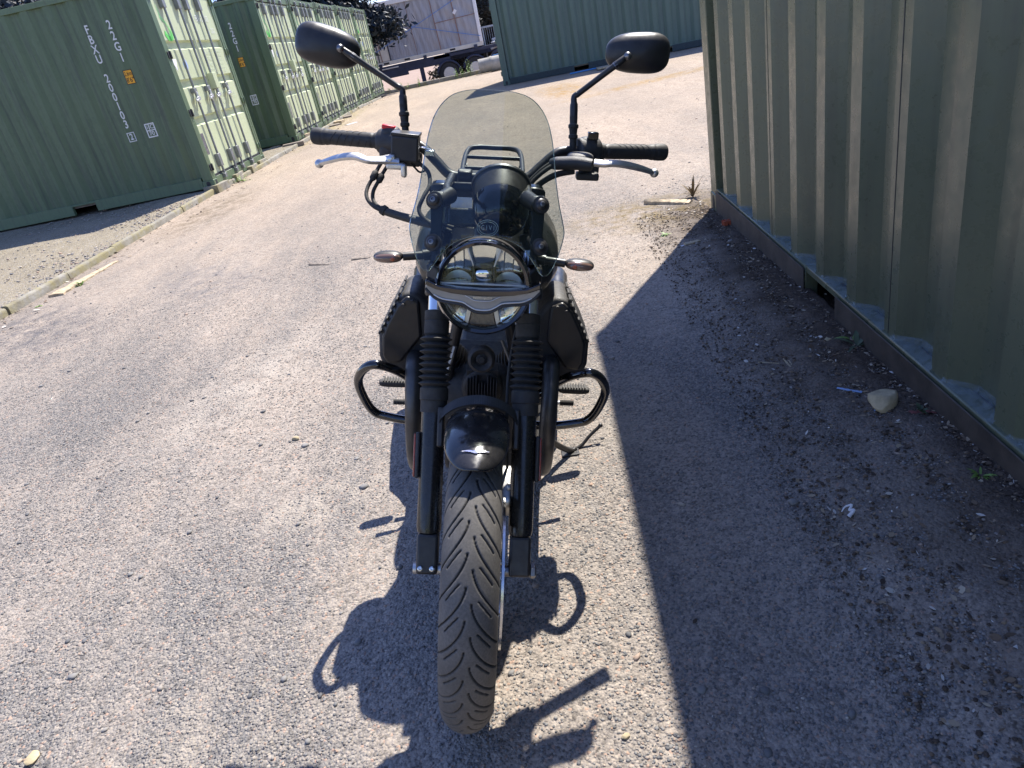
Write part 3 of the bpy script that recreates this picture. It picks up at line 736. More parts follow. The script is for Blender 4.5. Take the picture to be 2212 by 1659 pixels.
                    lg = MB(); lg.add([(f0 + .0035, y0 + .45 + .06 * math.cos(a), 1.65 + .06 * math.sin(a)) for a in np.linspace(0, 6.283, 24, False)] + [(f0 + .0035, y0 + .45 + .052 * math.cos(a), 1.65 + .052 * math.sin(a)) for a in np.linspace(0, 6.283, 24, False)], [(i, (i + 1) % 24, (i + 1) % 24 + 24, i + 24) for i in range(24)]); lg.build('sticker_ring', 'label_white', dr, ang=0, recalc=False)
                    lg = MB(); lg.b2((f0 + .001, y0 + .03, .45), (f0 + .004, y0 + .17, .74)); lg.build('data_plate', 'data_plate', dr, ang=0)
                else:
                    if label_code: text_on_door(label_code, y0 + .55, 2.26, .125, dr, 'marking_white')
                    text_on_door('22G1', y0 + .86, 2.09, .105, dr, 'marking_white')
                    text_on_door('MAX.GR\nTARE\nNET\nCU.CAP', y0 + .33, 1.66, .085, dr, 'marking_faint')
                    text_on_door('30.480 KG\n67.200 LB\n2.200 KG\n4.850 LB\n28.280 KG\n33.2 CU.M', y0 + .78, 1.66, .058, dr, 'marking_faint')
                    text_on_door('MAX\nNET', y0 + .30, 1.14, .11, dr, 'marking_faint'); text_on_door('28.280 KG\n1.172 CU.FT', y0 + .80, 1.15, .06, dr, 'marking_faint')
    if sidetext:
        a = sp[0]
        for i, ch in enumerate('FBXU' + ' ' + '200103'):
            if ch != ' ' and label_code: put_text_on_side(ch, -.925, 2.262 - i * .1205, .148, a, 'marking_white', xs=.64, bold=.0028)
        if label_code:
            put_text_on_side('2', -.92, .888, .115, a, 'marking_white', xs=.64, bold=.0028); rect_on_side(-.965, -.875, .825, .95, a, 'marking_white', 'marking', frame=.010, lift=.004)
        for i, ch in enumerate('22G1'): put_text_on_side(ch, -.613, 2.265 - i * .1333, .150, a, 'marking_white', xs=.64, bold=.0028)
        rect_on_side(-.675, -.567, 1.535, 1.715, a, 'marking_black', 'height_sign', lift=.003); rect_on_side(-.667, -.575, 1.543, 1.707, a, 'sticker_yellow', 'height_sign', lift=.0042)
        put_text_on_side('2,6m', -.621, 1.665, .074, a, 'marking_black', ysurf=.0165, xs=.60, bold=.0006); put_text_on_side("8'6\"", -.618, 1.585, .082, a, 'marking_black', ysurf=.0165, xs=.72, bold=.0006)
        rect_on_side(-.676, -.554, .829, 1.017, a, 'marking_white', 'marking', frame=.015, lift=.004)
        rect_on_side(-.664, -.566, .917, .929, a, 'marking_white', 'marking', lift=.004); rect_on_side(-.629, -.619, .929, 1.005, a, 'marking_white', 'marking', lift=.004)
        put_text_on_side('i', -.646, .966, .075, a, 'marking_white', bold=.0012); put_text_on_side('C', -.592, .966, .075, a, 'marking_white', bold=.0012); put_text_on_side('70', -.615, .880, .078, a, 'marking_white', bold=.0012)
    return root

ROWANG = R(-4.4)
def rowmat(x, y, z, ang=ROWANG): return Matrix.Translation((x, y, z)) @ Matrix.Rotation(ang, 4, 'Z')
# Nearest container of the left row
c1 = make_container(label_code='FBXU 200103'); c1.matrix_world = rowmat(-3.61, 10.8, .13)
tag(c1, 'nearest left container, white FBXU 200103 running down its shaded green side', 'shipping container', 'green containers in the left row')
# second with its own side marks (no code column visible), then copies
c2 = make_container(label_code=None); base_labels = [
    'second green left container, 22G1 on the narrow strip of its side past the gap',
    'third green container of the left row, its doors behind the motorcycle left mirror',
    'fourth green container of the left row, doors right of the mirror head outline',
    'fifth green container of the left row, next to last before the trailer',
    'farthest green container of the left row, last set of doors under the dark tree']
c2.matrix_world = rowmat(-3.25, 15.5, .167)
tag(c2, base_labels[0], 'shipping container', 'green containers in the left row')
pz = [.19, .21, .235, .255]
for i in range(4):
    c = copy_tree(c2); y = 18.02 + 2.5 * i; c.matrix_world = rowmat(-3.25 + .077 * (y - 15.5), y, pz[i]); c['label'] = base_labels[i + 1]
# supports: small timber/concrete blocks under the front corners
def block(x, y, z, dx, dy, dz, rz, name, mat, label, cat, group=None):
    mb = MB(); mb.box((0, 0, dz / 2), (dx, dy, dz))
    for v in mb.v: v += V(random.uniform(-.006, .006), random.uniform(-.006, .006), random.uniform(-.004, .004))
    o = mb.build(name, mat, bevel=.006); o.location = (x, y, z); o.rotation_euler = (0, 0, rz); return tag(o, label, cat, group)
GB = 'concrete blocks under the left row of containers'
for i, (y, l) in enumerate([(10.95, 'pale concrete block under the near corner of the nearest left container'), (11.75, 'worn concrete block under the first door of the nearest left container'), (12.45, 'angled concrete block under the second door of the nearest left container'), (13.0, 'concrete block under the far corner of the nearest left container')]):
    block(-3.66 + .077 * (y - 10.8) - .02 * (i % 2), y, terrain(y) - .02, .22, .42, .13, ROWANG + random.uniform(-.1, .1), 'concrete_block', 'kerb_concrete', l, 'block', GB)
# Right container: long olive wall beside the bike. Door end far away (+y)
CH = 2.896; CORR_D = .052
c7 = make_container(side='container_olive', door='container_olive', frame='container_olive', doors=True, sidetext=False, markings=False)
ang = math.atan2(.993, .1184)          # local +x -> (.082,.9966)
# near side (y=0) must look towards -x world; local -y direction = (sin, -cos) of ang -> (+.9966,-.082): so use far side y=CW
c7.matrix_world = Matrix.Translation((1.576, 4.67, 0)) @ Matrix.Rotation(ang, 4, 'Z') @ Matrix.Translation((0, -CW, 0))
tag(c7, 'large olive container at the right edge, ribbed wall with dark bottom rail', 'shipping container')
CH = 2.715
# dusty dark lower rail face of the olive container and the cobwebs on its ledge
rl = MB(); yo = CW + .004
for a, b in ((-CL + .178, -4.24), (-3.88, -2.18), (-1.82, -.178)): rl.b2((a, yo - .004, .008), (b, yo + .002, .152))
rl.build('bottom_rail', 'rail_dark', c7, bevel=.003, seg=1)
k = 0
while (k + 1) * PITCH < CL - .3:
    x0 = (k + .22) * PITCH; x1 = (k + 1.03) * PITCH; k += 1
    if x0 < .2: continue
    w = MB(); n = 13; vs = []; hh = random.uniform(.0, .010)
    for i in range(n):
        u = i / (n - 1); x = x0 + (x1 - x0) * u; dpt = CW - .018 - corr(x) + .001; b_ = math.sin(u * math.pi)
        vs += [(-x, CW - .003 - .006 * b_, .1635), (-x, (CW - .003 + dpt) / 2, .167 + hh * .25), (-x, dpt, .172 + hh * (.5 + b_))]
    w.add(vs, [(3 * i + q, 3 * i + 3 + q, 3 * i + 4 + q, 3 * i + 1 + q) for i in range(n - 1) for q in (0, 1)])
    w.build('cobweb', 'cobweb', c7, ang=60, recalc=False)
# seam lines of its wall sheets
for x in (1.312, 2.592, 3.872):
    s_ = MB(); s_.b2((-x - .0018, CW - .018 - .001, .16), (-x + .0018, CW - .018 + .0025, 2.80)); s_.build('panel_seam', 'gasket', c7, ang=0)
# Far container across the yard
c8 = make_container(side='container_far_haze', door='container_far_haze', frame='container_far_haze', sidetext=False, markings=False)
fa = math.atan2(-.8, 4.7)
c8.matrix_world = Matrix.Translation((1.39, 19.3, .143)) @ Matrix.Rotation(fa + math.pi, 4, 'Z') @ Matrix.Translation((0, -CW, 0))
rl = MB()
for a, b in ((-CL + .178, -4.24), (-3.88, -2.18), (-1.82, -.178)): rl.b2((a, CW, .008), (b, CW + .006, .15))
rl.build('bottom_rail', 'far_rail', c8, ang=0)
tag(c8, 'green container tinted haze-blue standing crosswise at the far end of the yard, side in shade', 'shipping container')

for i, (x, y, a_, lab) in enumerate([(-4.9, -9.0, R(94), 'green container behind the viewer on the left, only mirrored in the headlight'), (-1.9, -9.2, R(92), 'green container behind the viewer in the middle, only mirrored in the headlight'), (1.2, -9.3, R(91), 'green container behind the viewer on the right, only mirrored in the headlight')]):
    c = copy_tree(c2); c.matrix_world = rowmat(x, y, 0.0, a_); c['label'] = lab; c['group'] = 'containers behind the viewer'

# ------------------------------------------------------------------ motorcycle (local: x right, y rearwards, z up; origin under the front axle)
LEAN, YAW = R(13.5), R(5)
r0 = V(math.cos(YAW), -math.sin(YAW), 0); bk = V(math.sin(YAW), math.cos(YAW), 0); zz = V(0, 0, 1)
bx = r0 * math.cos(LEAN) - zz * math.sin(LEAN); bz = r0 * math.sin(LEAN) + zz * math.cos(LEAN)
BM = Matrix((bx, bk, bz)).transposed().to_4x4(); BM.translation = V(-.238, 1.19, 0)
moto = empty('motorcycle', BM)
tag(moto, 'black motorcycle leaning on its side stand, facing the viewer, with clear windscreen and round headlight', 'motorcycle')
BI = BM.inverted()
def ray(px, py):
    v = (px - CX, py - CY); return (xax * v[0] + dnax * v[1] + fw * FX)
def L(px, py, y):
    """motorcycle coordinates of a point read off the picture, at distance y behind the front axle"""
    o = BI @ V(0, 0, CAMH); d = BI.to_3x3() @ ray(px, py); k = (y - o.y) / d.y; return o + d * k
def G(px, py, dz=0.0):
    """ground point seen at a picture position"""
    d = ray(px, py); d = d / d.y; y = 2.0
    for _ in range(40): y = .5 * y + .5 * (CAMH - gz(d.x * y, y) - dz) / -d.z
    return V(d.x * y, y, gz(d.x * y, y) + dz)
M_ = moto
RW = .315; AX = V(0, 0, RW)
fs_ = math.tan(R(27.5))
def fork(z, x=0.0, off=0.0): return V(x, (z - .315) * fs_ + off, z)
FD = (fork(1) - fork(0)).normalized()

def wheel(cy, R_, half, name, front):
    root = MB()
    c = V(0, cy, R_)
    # rim + hub + spokes in one cast wheel
    rr = R_ - .083
    root.lathe([(rr + .012, -.042), (rr - .004, -.038), (rr - .012, -.03), (rr - .018, 0), (rr - .012, .03), (rr - .004, .038), (rr + .012, .042), (rr + .004, .034), (rr - .004, 0), (rr + .004, -.034)], c, (1, 0, 0), 64, close=True)
    root.lathe([(.014, -.055), (.03, -.055), (.034, -.03), (.03, 0), (.034, .03), (.03, .055), (.014, .055)], c, (1, 0, 0), 24)
    for k in range(6):
        for dd in (-.10, .10):
            a = k * math.pi / 3 + .3
            p0 = c + V(0, math.cos(a) * .03, math.sin(a) * .03); p1 = c + V(0, math.cos(a + dd) * (rr - .012), math.sin(a + dd) * (rr - .012))
            root.tube([p0, p0.lerp(p1, .5), p1], [.013, .009, .008], 8, flat=.7)
    w = root.build(name, 'satin_black', M_)
    # tyre
    T = MB(); crown = half * 1.06
    if not front:
        prof = [(R_ - .085, -half * .62)]
        for k in range(-8, 9):
            a = k / 8 * R(88); prof.append((R_ - half * .9 * (1 - math.cos(a)), half * math.sin(a)))
        prof.append((R_ - .085, half * .62)); T.lathe(prof, c, (1, 0, 0), 72, close=True)
        T.build('tyre', 'rubber', w)
    else:
        NT_, NX = 1150, 92
        lat = np.linspace(-1, 1, NX); A = lat * R(90)
        th = np.linspace(0, 2 * math.pi, NT_, endpoint=False)
        x = half * np.sin(A); rad = R_ - half * .98 * (1 - np.cos(A))
        # sidewalls towards the rim
        sw = np.abs(lat) > .93
        npitch = 35; s = npitch - th / (2 * math.pi) * npitch                    # distance in tread pitches, rising towards the rear at the top
        SS, LL = np.meshgrid(s, lat * math.pi / 2 * half, indexing='ij')   # lateral arc length
        gro = np.zeros_like(SS); pl = 2 * math.pi * R_ / npitch
        for side in (-1, 1):
            la = LL * side; ph = 0.0 if side > 0 else .5
            for curve, wd in ((0, .0013), (1, .0011)):
                dmin = np.full(SS.shape, 9.0)
                ts = np.linspace(0, 1, 26)
                if curve == 0: cs = 1.55 * ts; cl = half * (.10 + 1.22 * ts ** 1.75 + .06 * ts)
                else: cs = .92 + .52 * ts; cl = half * (.34 + .50 * ts)
                base_ = np.floor(SS - ph)
                for kk in (-2, -1, 0, 1):
                    for i in range(len(ts)):
                        ds = (SS - ph - (base_ + kk) - cs[i]) * pl; dl = la - cl[i]
                        # distance to the segment i..i+1
                        if i == len(ts) - 1: continue
                        ex, ey = (cs[i + 1] - cs[i]) * pl, cl[i + 1] - cl[i]; q = np.clip((ds * ex + dl * ey) / (ex * ex + ey * ey), 0, 1)
                        dmin = np.minimum(dmin, np.hypot(ds - q * ex, dl - q * ey))
                gro = np.maximum(gro, np.clip((wd * 1.5 - dmin) / (wd * .8), 0, 1))
        gro[:, np.abs(lat) > .92] = 0
        rad2 = rad[None, :] - gro * .004
        TH = th[:, None]
        # angle increases so that the grooves open downwards on the front face
        yy_ = cy - rad2 * np.cos(TH); zz_ = R_ + rad2 * np.sin(TH); XX = np.repeat(x[None, :], NT_, 0) * (1 - .02 * gro)
        co = np.stack([XX, yy_, zz_], 2).reshape(-1, 3)
        i, j = np.meshgrid(np.arange(NT_), np.arange(NX - 1), indexing='ij'); i2 = (i + 1) % NT_
        F = np.stack([i * NX + j, i * NX + j + 1, i2 * NX + j + 1, i2 * NX + j], 2).reshape(-1, 4)
        me = bpy.data.meshes.new('tyre'); me.vertices.add(len(co)); me.vertices.foreach_set('co', co.reshape(-1).astype(np.float32))
        me.loops.add(F.size); me.loops.foreach_set('vertex_index', F.reshape(-1).astype(np.int32)); me.polygons.add(len(F))
        me.polygons.foreach_set('loop_start', (np.arange(len(F)) * 4).astype(np.int32)); me.polygons.foreach_set('loop_total', np.full(len(F), 4, np.int32))
        me.update(calc_edges=True); me.shade_smooth()
        at = me.attributes.new('groove', 'FLOAT', 'POINT'); at.data.foreach_set('value', np.clip(gro * 1.3, 0, 1).reshape(-1).astype(np.float32))
        me.materials.append(MATS['tyre_tread']); o = bpy.data.objects.new('tyre', me); COL.objects.link(o); o.parent = w
        # sidewalls
        for sg in (-1, 1):
            q = MB(); q.lathe([(R_ - half * .98, sg * half), (R_ - half * 1.25, sg * half * .98), (R_ - .078, sg * half * .80), (R_ - .083, sg * half * .72)], (0, cy, R_), (1, 0, 0), 96)
            q.f = [f for f in q.f if len(f) == 4]
            q.build('sidewall', 'rubber', w)
    return w
fwheel = wheel(0, RW, .053, 'front_wheel', True)
rwheel = wheel(1.45, .315, .072, 'rear_wheel', False)
# brake disc (viewer's right) and caliper
b = MB(); b.lathe([(.095, .058), (.160, .058), (.160, .063), (.095, .063)], AX, (1, 0, 0), 64, close=True)
for k in range(6):
    a = k * math.pi / 3; b.tube([AX + V(.056, .03 * math.cos(a), .03 * math.sin(a)), AX + V(.060, .1 * math.cos(a + .3), .1 * math.sin(a + .3))], .006, 8)
b.build('brake_disc', 'steel', fwheel)
b = MB(); cc = V(.066, .125, .435)
b.ell(cc, .022, .052, .04, Matrix.Rotation(.5, 3, 'X'), p=.5); b.box(cc + V(.004, .0, -.01), (.03, .04, .09)); b.cyl(cc + V(0, -.03, .03), cc + V(.03, -.03, .03), .009); b.cyl(cc + V(0, .0, -.03), cc + V(.03, 0, -.03), .009)
b.build('brake_caliper', 'brushed_alu', M_, bevel=.003)
b = MB(); b.cyl(V(-.128, 0, RW), V(-.03, 0, RW), .0125); b.build('axle', 'brushed_alu', M_)
b = MB(); b.cyl(V(.06, 0, RW), V(.124, 0, RW), .012); b.lathe([(.013, 0), (.016, .002), (.016, .010), (.012, .013)], V(.121, 0, RW + .002), (1, 0, 0), 6); b.build('axle_nut', 'dark_steel', M_, ang=30)

# fork legs
for sg in (-1, 1):
    x = .098 * sg
    s = MB(); prof = []
    a = fork(.40, x); b_ = fork(.66, x)
    s.tube([fork(.385, x), fork(.395, x), fork(.45, x), fork(.60, x), fork(.665, x)], [.0245, .0265, .0258, .0255, .0255], 28)
    low = MB()
    low.box(fork(.346, x, -.001), (.045, .048, .085), Matrix.Rotation(-R(27.5), 3, 'X'))
    leg = s.build('fork_leg', 'fork_gloss', M_)
    lo = low.build('axle_clamp', 'satin_black', leg, bevel=.006, seg=3)
    if sg < 0:
        for dx in (-.013, .012):
            k = MB(); p = fork(.330, x + dx, -.024); ax_ = V(0, -math.cos(R(27.5)), math.sin(R(27.5)))
            k.lathe([(.0055, -.002), (.0058, .007), (.0045, .0078), (.0028, .0078), (.0028, .004), (0, .004)], p, ax_, 16); k.build('bolt', 'steel', leg)
    # gaiter
    g = MB(); pr = []; z0, z1 = .660, .757; n = 8; Lg = (z1 - z0) / FD.z
    pr += [(.0285, -.055), (.0285, -.030), (.0305, -.028), (.0305, -.004), (.026, 0)]
    for i in range(n):
        pr += [(.0350, Lg * (i + .44) / n), (.0350, Lg * (i + .49) / n), (.0228, Lg * (i + .94) / n)]
    pr += [(.0265, Lg + .004), (.0268, Lg + .03), (.0255, Lg + .032), (.0268, Lg + .035), (.0268, Lg + .052), (.022, Lg + .054)]
    g.lathe(pr, fork(z0, x), FD, 40); g.build('gaiter', 'rubber', leg, ang=25)
    t_ = MB(); t_.tube([fork(.75, x), fork(1.05, x)], .0202, 24); t_.build('fork_tube', 'chrome', leg)
    rf = MB(); p = fork(.531, x + sg * .030, -.004); rot = Matrix.Rotation(-R(27.5), 3, 'X')
    rf.box(p, (.010, .020, .098), rot); q = rf.build('reflector_mount', 'plastic_black', leg, bevel=.004, seg=3)
    rf = MB(); rf.box(p + V(sg * .006, 0, 0), (.005, .017, .092), rot); rf.build('reflector', 'reflector_orange', leg, bevel=.002)
# lower / upper yokes
b = MB(); rot = Matrix.Rotation(-R(27.5), 3, 'X')
b.box(fork(.845), (.20, .05, .03), rot); b.box(fork(.845, 0, .03), (.09, .07, .04), rot)
for sg in (-1, 1): b.tube([fork(.832, sg * .098), fork(.858, sg * .098)], .0285, 28)
b.build('lower_yoke', 'satin_black', M_, bevel=.006)
b = MB(); b.box(fork(1.035, 0, .02), (.19, .055, .02), rot)
for sg in (-1, 1): b.tube([fork(1.026, sg * .098), fork(1.044, sg * .098)], .027, 28)
b.build('upper_yoke', 'satin_black', M_, bevel=.005)
for sg in (-1, 1):
    c = MB(); c.tube([fork(1.044, sg * .098), fork(1.050, sg * .098)], [.0235, .021], 24); c.build('fork_cap', 'steel', M_)
b = MB(); b.tube([fork(.86, 0, .04), fork(1.02, 0, .04)], .028, 20); b.build('steering_head', 'satin_black', M_)

# front mudguard
def fender(u, v):
    be = R(71 + 80 * u)                                     # angle from forward horizontal, over the top
    wv = (v - .5) * 2
    e = min(1, u / .27); wid = .064 * (1 - (1 - e) ** 2.3 * 1.0) ** .5 if e < 1 else .064
    wid *= 1 - .06 * max(0, (u - .8) / .2)
    a = wv * R(72); r_ = .352 - .042 * (1 - math.cos(a)) * (wid / .064) ** 1.0
    x = wid * math.sin(a) / math.sin(R(72))
    r_ -= .006 * (1 - e) ** 2
    return V(x, -r_ * math.cos(be), RW + r_ * math.sin(be))
b = MB(); b.grid(fender, 70, 33); fd = b.build('front_mudguard', 'fender_black', M_, ang=60); q = fd.modifiers.new('t', 'SOLIDIFY'); q.thickness = .0035; q.offset = -1
# brace over it
b = MB(); pts = sm([V(-.082, .125, .600), V(-.077, .125, .622), V(-.055, .125, .644), V(-.028, .125, .656), V(0, .125, .660), V(.028, .125, .656), V(.055, .125, .644), V(.077, .125, .622), V(.082, .125, .600)], 6)
for i in range(len(pts) - 1):
    a_, b2_ = pts[i], pts[i + 1]; n = V(0, .55, -.83)
    w_ = V(0, .008, .0065); t__ = V(0, 0, 0)
    nn = (b2_ - a_).cross(w_).normalized() * .003
    b.add([a_ - w_, a_ + w_, b2_ + w_, b2_ - w_, a_ - w_ + nn, a_ + w_ + nn, b2_ + w_ + nn, b2_ - w_ + nn], [(0, 1, 2, 3), (7, 6, 5, 4), (0, 4, 5, 1), (1, 5, 6, 2), (2, 6, 7, 3), (3, 7, 4, 0)])
b.build('mudguard_brace', 'satin_black', M_, ang=60)
for sg in (-1, 1):
    b = MB(); b.box(fork(.595, sg * .080, -.026), (.014, .016, .085), rot); b.build('brace_bracket', 'satin_black', M_, bevel=.004)
# winged badge on the mudguard
wing = [(0, .0045), (.006, .0035), (.012, .0052), (.020, .0056), (.028, .0040), (.0335, .0038), (.0300, .0022), (.022, .0016), (.024, .0006), (.016, -.0004), (.018, -.0018), (.010, -.0020), (.0095, -.0042), (.004, -.0052), (.0055, -.0070), (-.002, -.0074)]
wl = [(-x, z) for x, z in wing[1:-1]][::-1]
poly = wing + [(-.006, -.0050)] + wl[2:]
def onf(x, s_, lift):
    be = R(78) + s_ / .352
    p = fender((math.degrees(be) - 71) / 80, .5 + .5 * math.asin(min(1, abs(x) / .064 * math.sin(R(72)) * 1.0)) / R(72) * (1 if x > 0 else -1) * 1.08)
    n = V(0, -math.cos(be), math.sin(be)); return V(x, p.y, p.z) + n * lift
b = MB(); n = len(poly); b.add([onf(x * .78, z * .6, .0012) for x, z in poly] + [onf(x * .78, z * .6, .0024) for x, z in poly], [tuple(range(n))[::-1], tuple(range(n, 2 * n))] + [(i, (i + 1) % n, (i + 1) % n + n, i + n) for i in range(n)])
b.build('badge', 'chrome', M_, ang=30)

# ---- headlight
HC = V(.001, .20, .893)                       # centre of the bowl
HA = V(0, -1, .10).normalized(); HU = V(0, .10, 1).normalized(); HX = V(1, 0, 0)
def hp(x, z, d): return HC + HX * x + HU * z + HA * d
b = MB(); b.lathe([(0, -.09), (.03, -.088), (.06, -.074), (.08, -.045), (.0895, -.01), (.0935, .03), (.0935, .056), (.090, .060), (.0845, .058), (.0842, .0)], HC, HA, 64, cap=False)
hl = b.build('headlight', 'satin_black', M_, ang=50)
# inner backing
b = MB(); b.lathe([(.0838, .046), (.0838, .012), (.06, -.01), (0, -.02)], HC, HA, 48, cap=False); b.build('reflector_housing', 'lamp_grey', hl, ang=60)
# upper reflector bowls: left, right, centre
def bowl(cx, cz, rx, rz, dep, front):
    def f(u, v):
        a = 2 * math.pi * u; r_ = v
        return hp(cx + rx * r_ * math.cos(a), cz + rz * r_ * math.sin(a), front - dep * (1 - r_ * r_) + .2 * rz * r_ * math.sin(a))
    return f
def clipx(f, zmin=None, zmax=None, rmax=.083):
    def g_(u, v):
        p = f(u, v); q = p - HC; x, z, d = q.dot(HX), q.dot(HU), q.dot(HA)
        if zmin is not None: z = max(z, zmin)
        if zmax is not None: z = min(z, zmax)
        rr = math.hypot(x, z)
        if rr > rmax: x, z = x * rmax / rr, z * rmax / rr
        return hp(x, z, d)
    return g_
for sg in (-1, 1):
    b = MB(); b.grid(clipx(bowl(sg * .049, .004, .027, .026, .010, .036), .008, None), 36, 12, cu=True); b.build('reflector', 'reflector_bowl', hl, ang=60)
    # facets of the upper reflector
    b = MB()
    for k in range(3):
        xa, xb = .022 + k * .018, .0385 + k * .018; zt = math.sqrt(max(0, .0815 ** 2 - xb ** 2)); zt2 = math.sqrt(max(0, .0815 ** 2 - xa ** 2))
        b.add([hp(sg * xa, .033, .028 + .002 * k), hp(sg * xb, .033, .026 + .003 * k), hp(sg * xb, min(zt, .075), .036 - .002 * k), hp(sg * (xa + .001), min(zt2, .078), .040 - .002 * k)], [(0, 1, 2, 3)])
    b.build('upper_reflector', 'reflector_bowl', hl, ang=0)
    b = MB(); b.prism([(sg * .024, .0285), (sg * .050, .0325), (sg * .074, .0285), (sg * .074, .0315), (sg * .050, .036), (sg * .024, .0315)], .012, .049, lambda x, z, y: hp(x, z, y)); b.build('shelf', 'gloss_black', hl, bevel=.0008)
    b = MB(); b.prism([(sg * .0185, .040), (sg * .0215, .040), (sg * .034, .076), (sg * .031, .077)], .015, .050, lambda x, z, y: hp(x, z, y)); b.build('divider', 'zinc_bright', hl, bevel=.0008)
b = MB(); b.add([hp(-.016, .042, .030), hp(.016, .042, .030), hp(.026, .079, .040), hp(-.026, .079, .040)], [(0, 1, 2, 3)]); b.build('upper_reflector', 'reflector_bowl', hl, ang=0)
b = MB(); b.prism([(-.082, .003), (.082, .003), (.082, .0075), (-.082, .0075)], .0, .052, lambda x, z, y: hp(x, z, y)); b.build('sill', 'zinc_bright', hl, bevel=.001)
b = MB()
for x0_, x1_, z0_, z1_ in ((-.024, -.0195, .008, .036), (.0195, .024, .008, .036)): b.prism([(x0_, z0_), (x1_, z0_), (x1_ * .9, z1_), (x0_ * .9, z1_)], .008, .048, lambda x, z, y: hp(x, z, y))
b.prism([(-.022, .036), (.022, .036), (.019, .041), (0, .043), (-.019, .041)], .008, .050, lambda x, z, y: hp(x, z, y)); b.build('projector_shroud', 'satin_black', hl, bevel=.001)
b = MB(); b.ell(hp(0, .0225, .036), .0205, .012, .0145, nu=32, nv=24, p=.75); b.build('projector_lens', 'mirror_glass', hl)
b = MB(); b.add([hp(-.020, -.050, .046), hp(.020, -.050, .046), hp(.026, -.078, .044), hp(-.026, -.078, .044)], [(0, 1, 2, 3)]); b.add([hp(-.020, -.050, .046), hp(.020, -.050, .046), hp(.020, -.046, .03), hp(-.020, -.046, .03)], [(0, 1, 2, 3)]); b.build('lower_reflector', 'lamp_grey', hl, ang=0)
for sg in (-1, 1):
    b = MB(); b.grid(clipx(bowl(sg * .048, -.047, .030, .030, .008, .040), None, -.030), 32, 10, cu=True); b.build('lower_reflector', 'reflector_bowl', hl, ang=60)
    b = MB(); b.prism([(sg * .0215, -.046), (sg * .030, -.042), (sg * .036, -.070), (sg * .028, -.077)], .03, .048, lambda x, z, y: hp(x, z, y)); b.build('divider', 'zinc_bright', hl, bevel=.0008)
    b = MB(); b.box(hp(sg * .040, -.050, .046), (.006, .01, .008)); b.build('led', 'label_white', hl, bevel=.001)
# moustache bar with light guide
def must(off=0.0, grow=0.0):
    up = [(-.110, .012), (-.09, -.001), (-.06, -.0065), (-.03, -.009), (0, -.010), (.03, -.009), (.06, -.0065), (.09, -.001), (.110, .012)]
    lo = [(.112, -.004), (.095, -.020), (.078, -.027), (.055, -.029), (.038, -.031), (.028, -.037), (.015, -.0435), (0, -.045), (-.015, -.0435), (-.028, -.037), (-.038, -.031), (-.055, -.029), (-.078, -.027), (-.095, -.020), (-.112, -.004)]
    return up, lo
up, lo = must()
def hc(x, z, d): return hp(x, z, d - 1.1 * x * x)
b = MB(); b.prism(up + lo, .045, .078, hc); b.build('light_bar', 'bar_lens', hl, bevel=.002)
def ribbon(pts, w, d, name, mat, par, r_=None):
    q = MB(); P = [hc(x, z, d) for x, z in pts]; q.tube(sm(P, 3), w, 8); return q.build(name, mat, par)
ribbon(lo, .0030, .0775, 'trim', 'satin_black', hl); ribbon([(x, z + .0055) for x, z in lo[1:-1]], .0015, .0785, 'light_guide', 'zinc_bright', hl)
b = MB(); ub = [(-.111, .015), (-.085, .0045), (-.05, .002), (0, .001), (.05, .002), (.085, .0045), (.111, .015)]; ul = [(.112, .004), (.09, -.0035), (.06, -.0085), (.03, -.0105), (0, -.0115), (-.03, -.0105), (-.06, -.0085), (-.09, -.0035), (-.112, .004)]
b.prism(ub + ul, .05, .084, hc); b.build('brow', 'gloss_black', hl, bevel=.002)
ribbon([(-.034, -.012), (-.024, -.0165), (-.014, -.021), (.014, -.021), (.024, -.0165), (.034, -.012)], .0010, .0785, 'trim', 'zinc_bright', hl)
me = text_mesh('MOTO GUZZI', .0068, 'badge_text', xs=.85)
for v in me.vertices: v.co = hc(v.co.x, -.0155 + v.co.y, .0792)
me.materials.clear(); me.materials.append(MATS['steel']); o = bpy.data.objects.new('badge_text', me); COL.objects.link(o); o.parent = hl
b = MB(); b.grid(lambda u, v: hp(.083 * v * math.cos(6.2832 * u), .083 * v * math.sin(6.2832 * u), .056 + .009 * (1 - v * v)), 48, 12, cu=True); b.build('lens', 'clear_lens', hl)
b = MB(); b.lathe([(.081, .052), (.0835, .063), (.0895, .066), (.0945, .059), (.0940, .04), (.086, .036)], HC, HA, 72, close=True); b.build('bezel', 'gloss_black', hl, ang=50)
for sg in (-1, 1):     # ears
    b = MB(); b.prism([(sg * .086, .02), (sg * .104, .033), (sg * .118, .030), (sg * .117, -.004), (sg * .100, -.012), (sg * .086, -.004)], -.03, .03, lambda x, z, y: hp(x, z, y - 2.2 * x * x)); b.build('headlight_bracket', 'satin_black', M_, bevel=.005, seg=3)
    b = MB(); b.tube([hp(sg * .10, .03, -.02), V(sg * .104, .25, .955), V(sg * .100, .27, .985)], [.012, .010, .012], 12); b.build('headlight_stay', 'satin_black', M_)

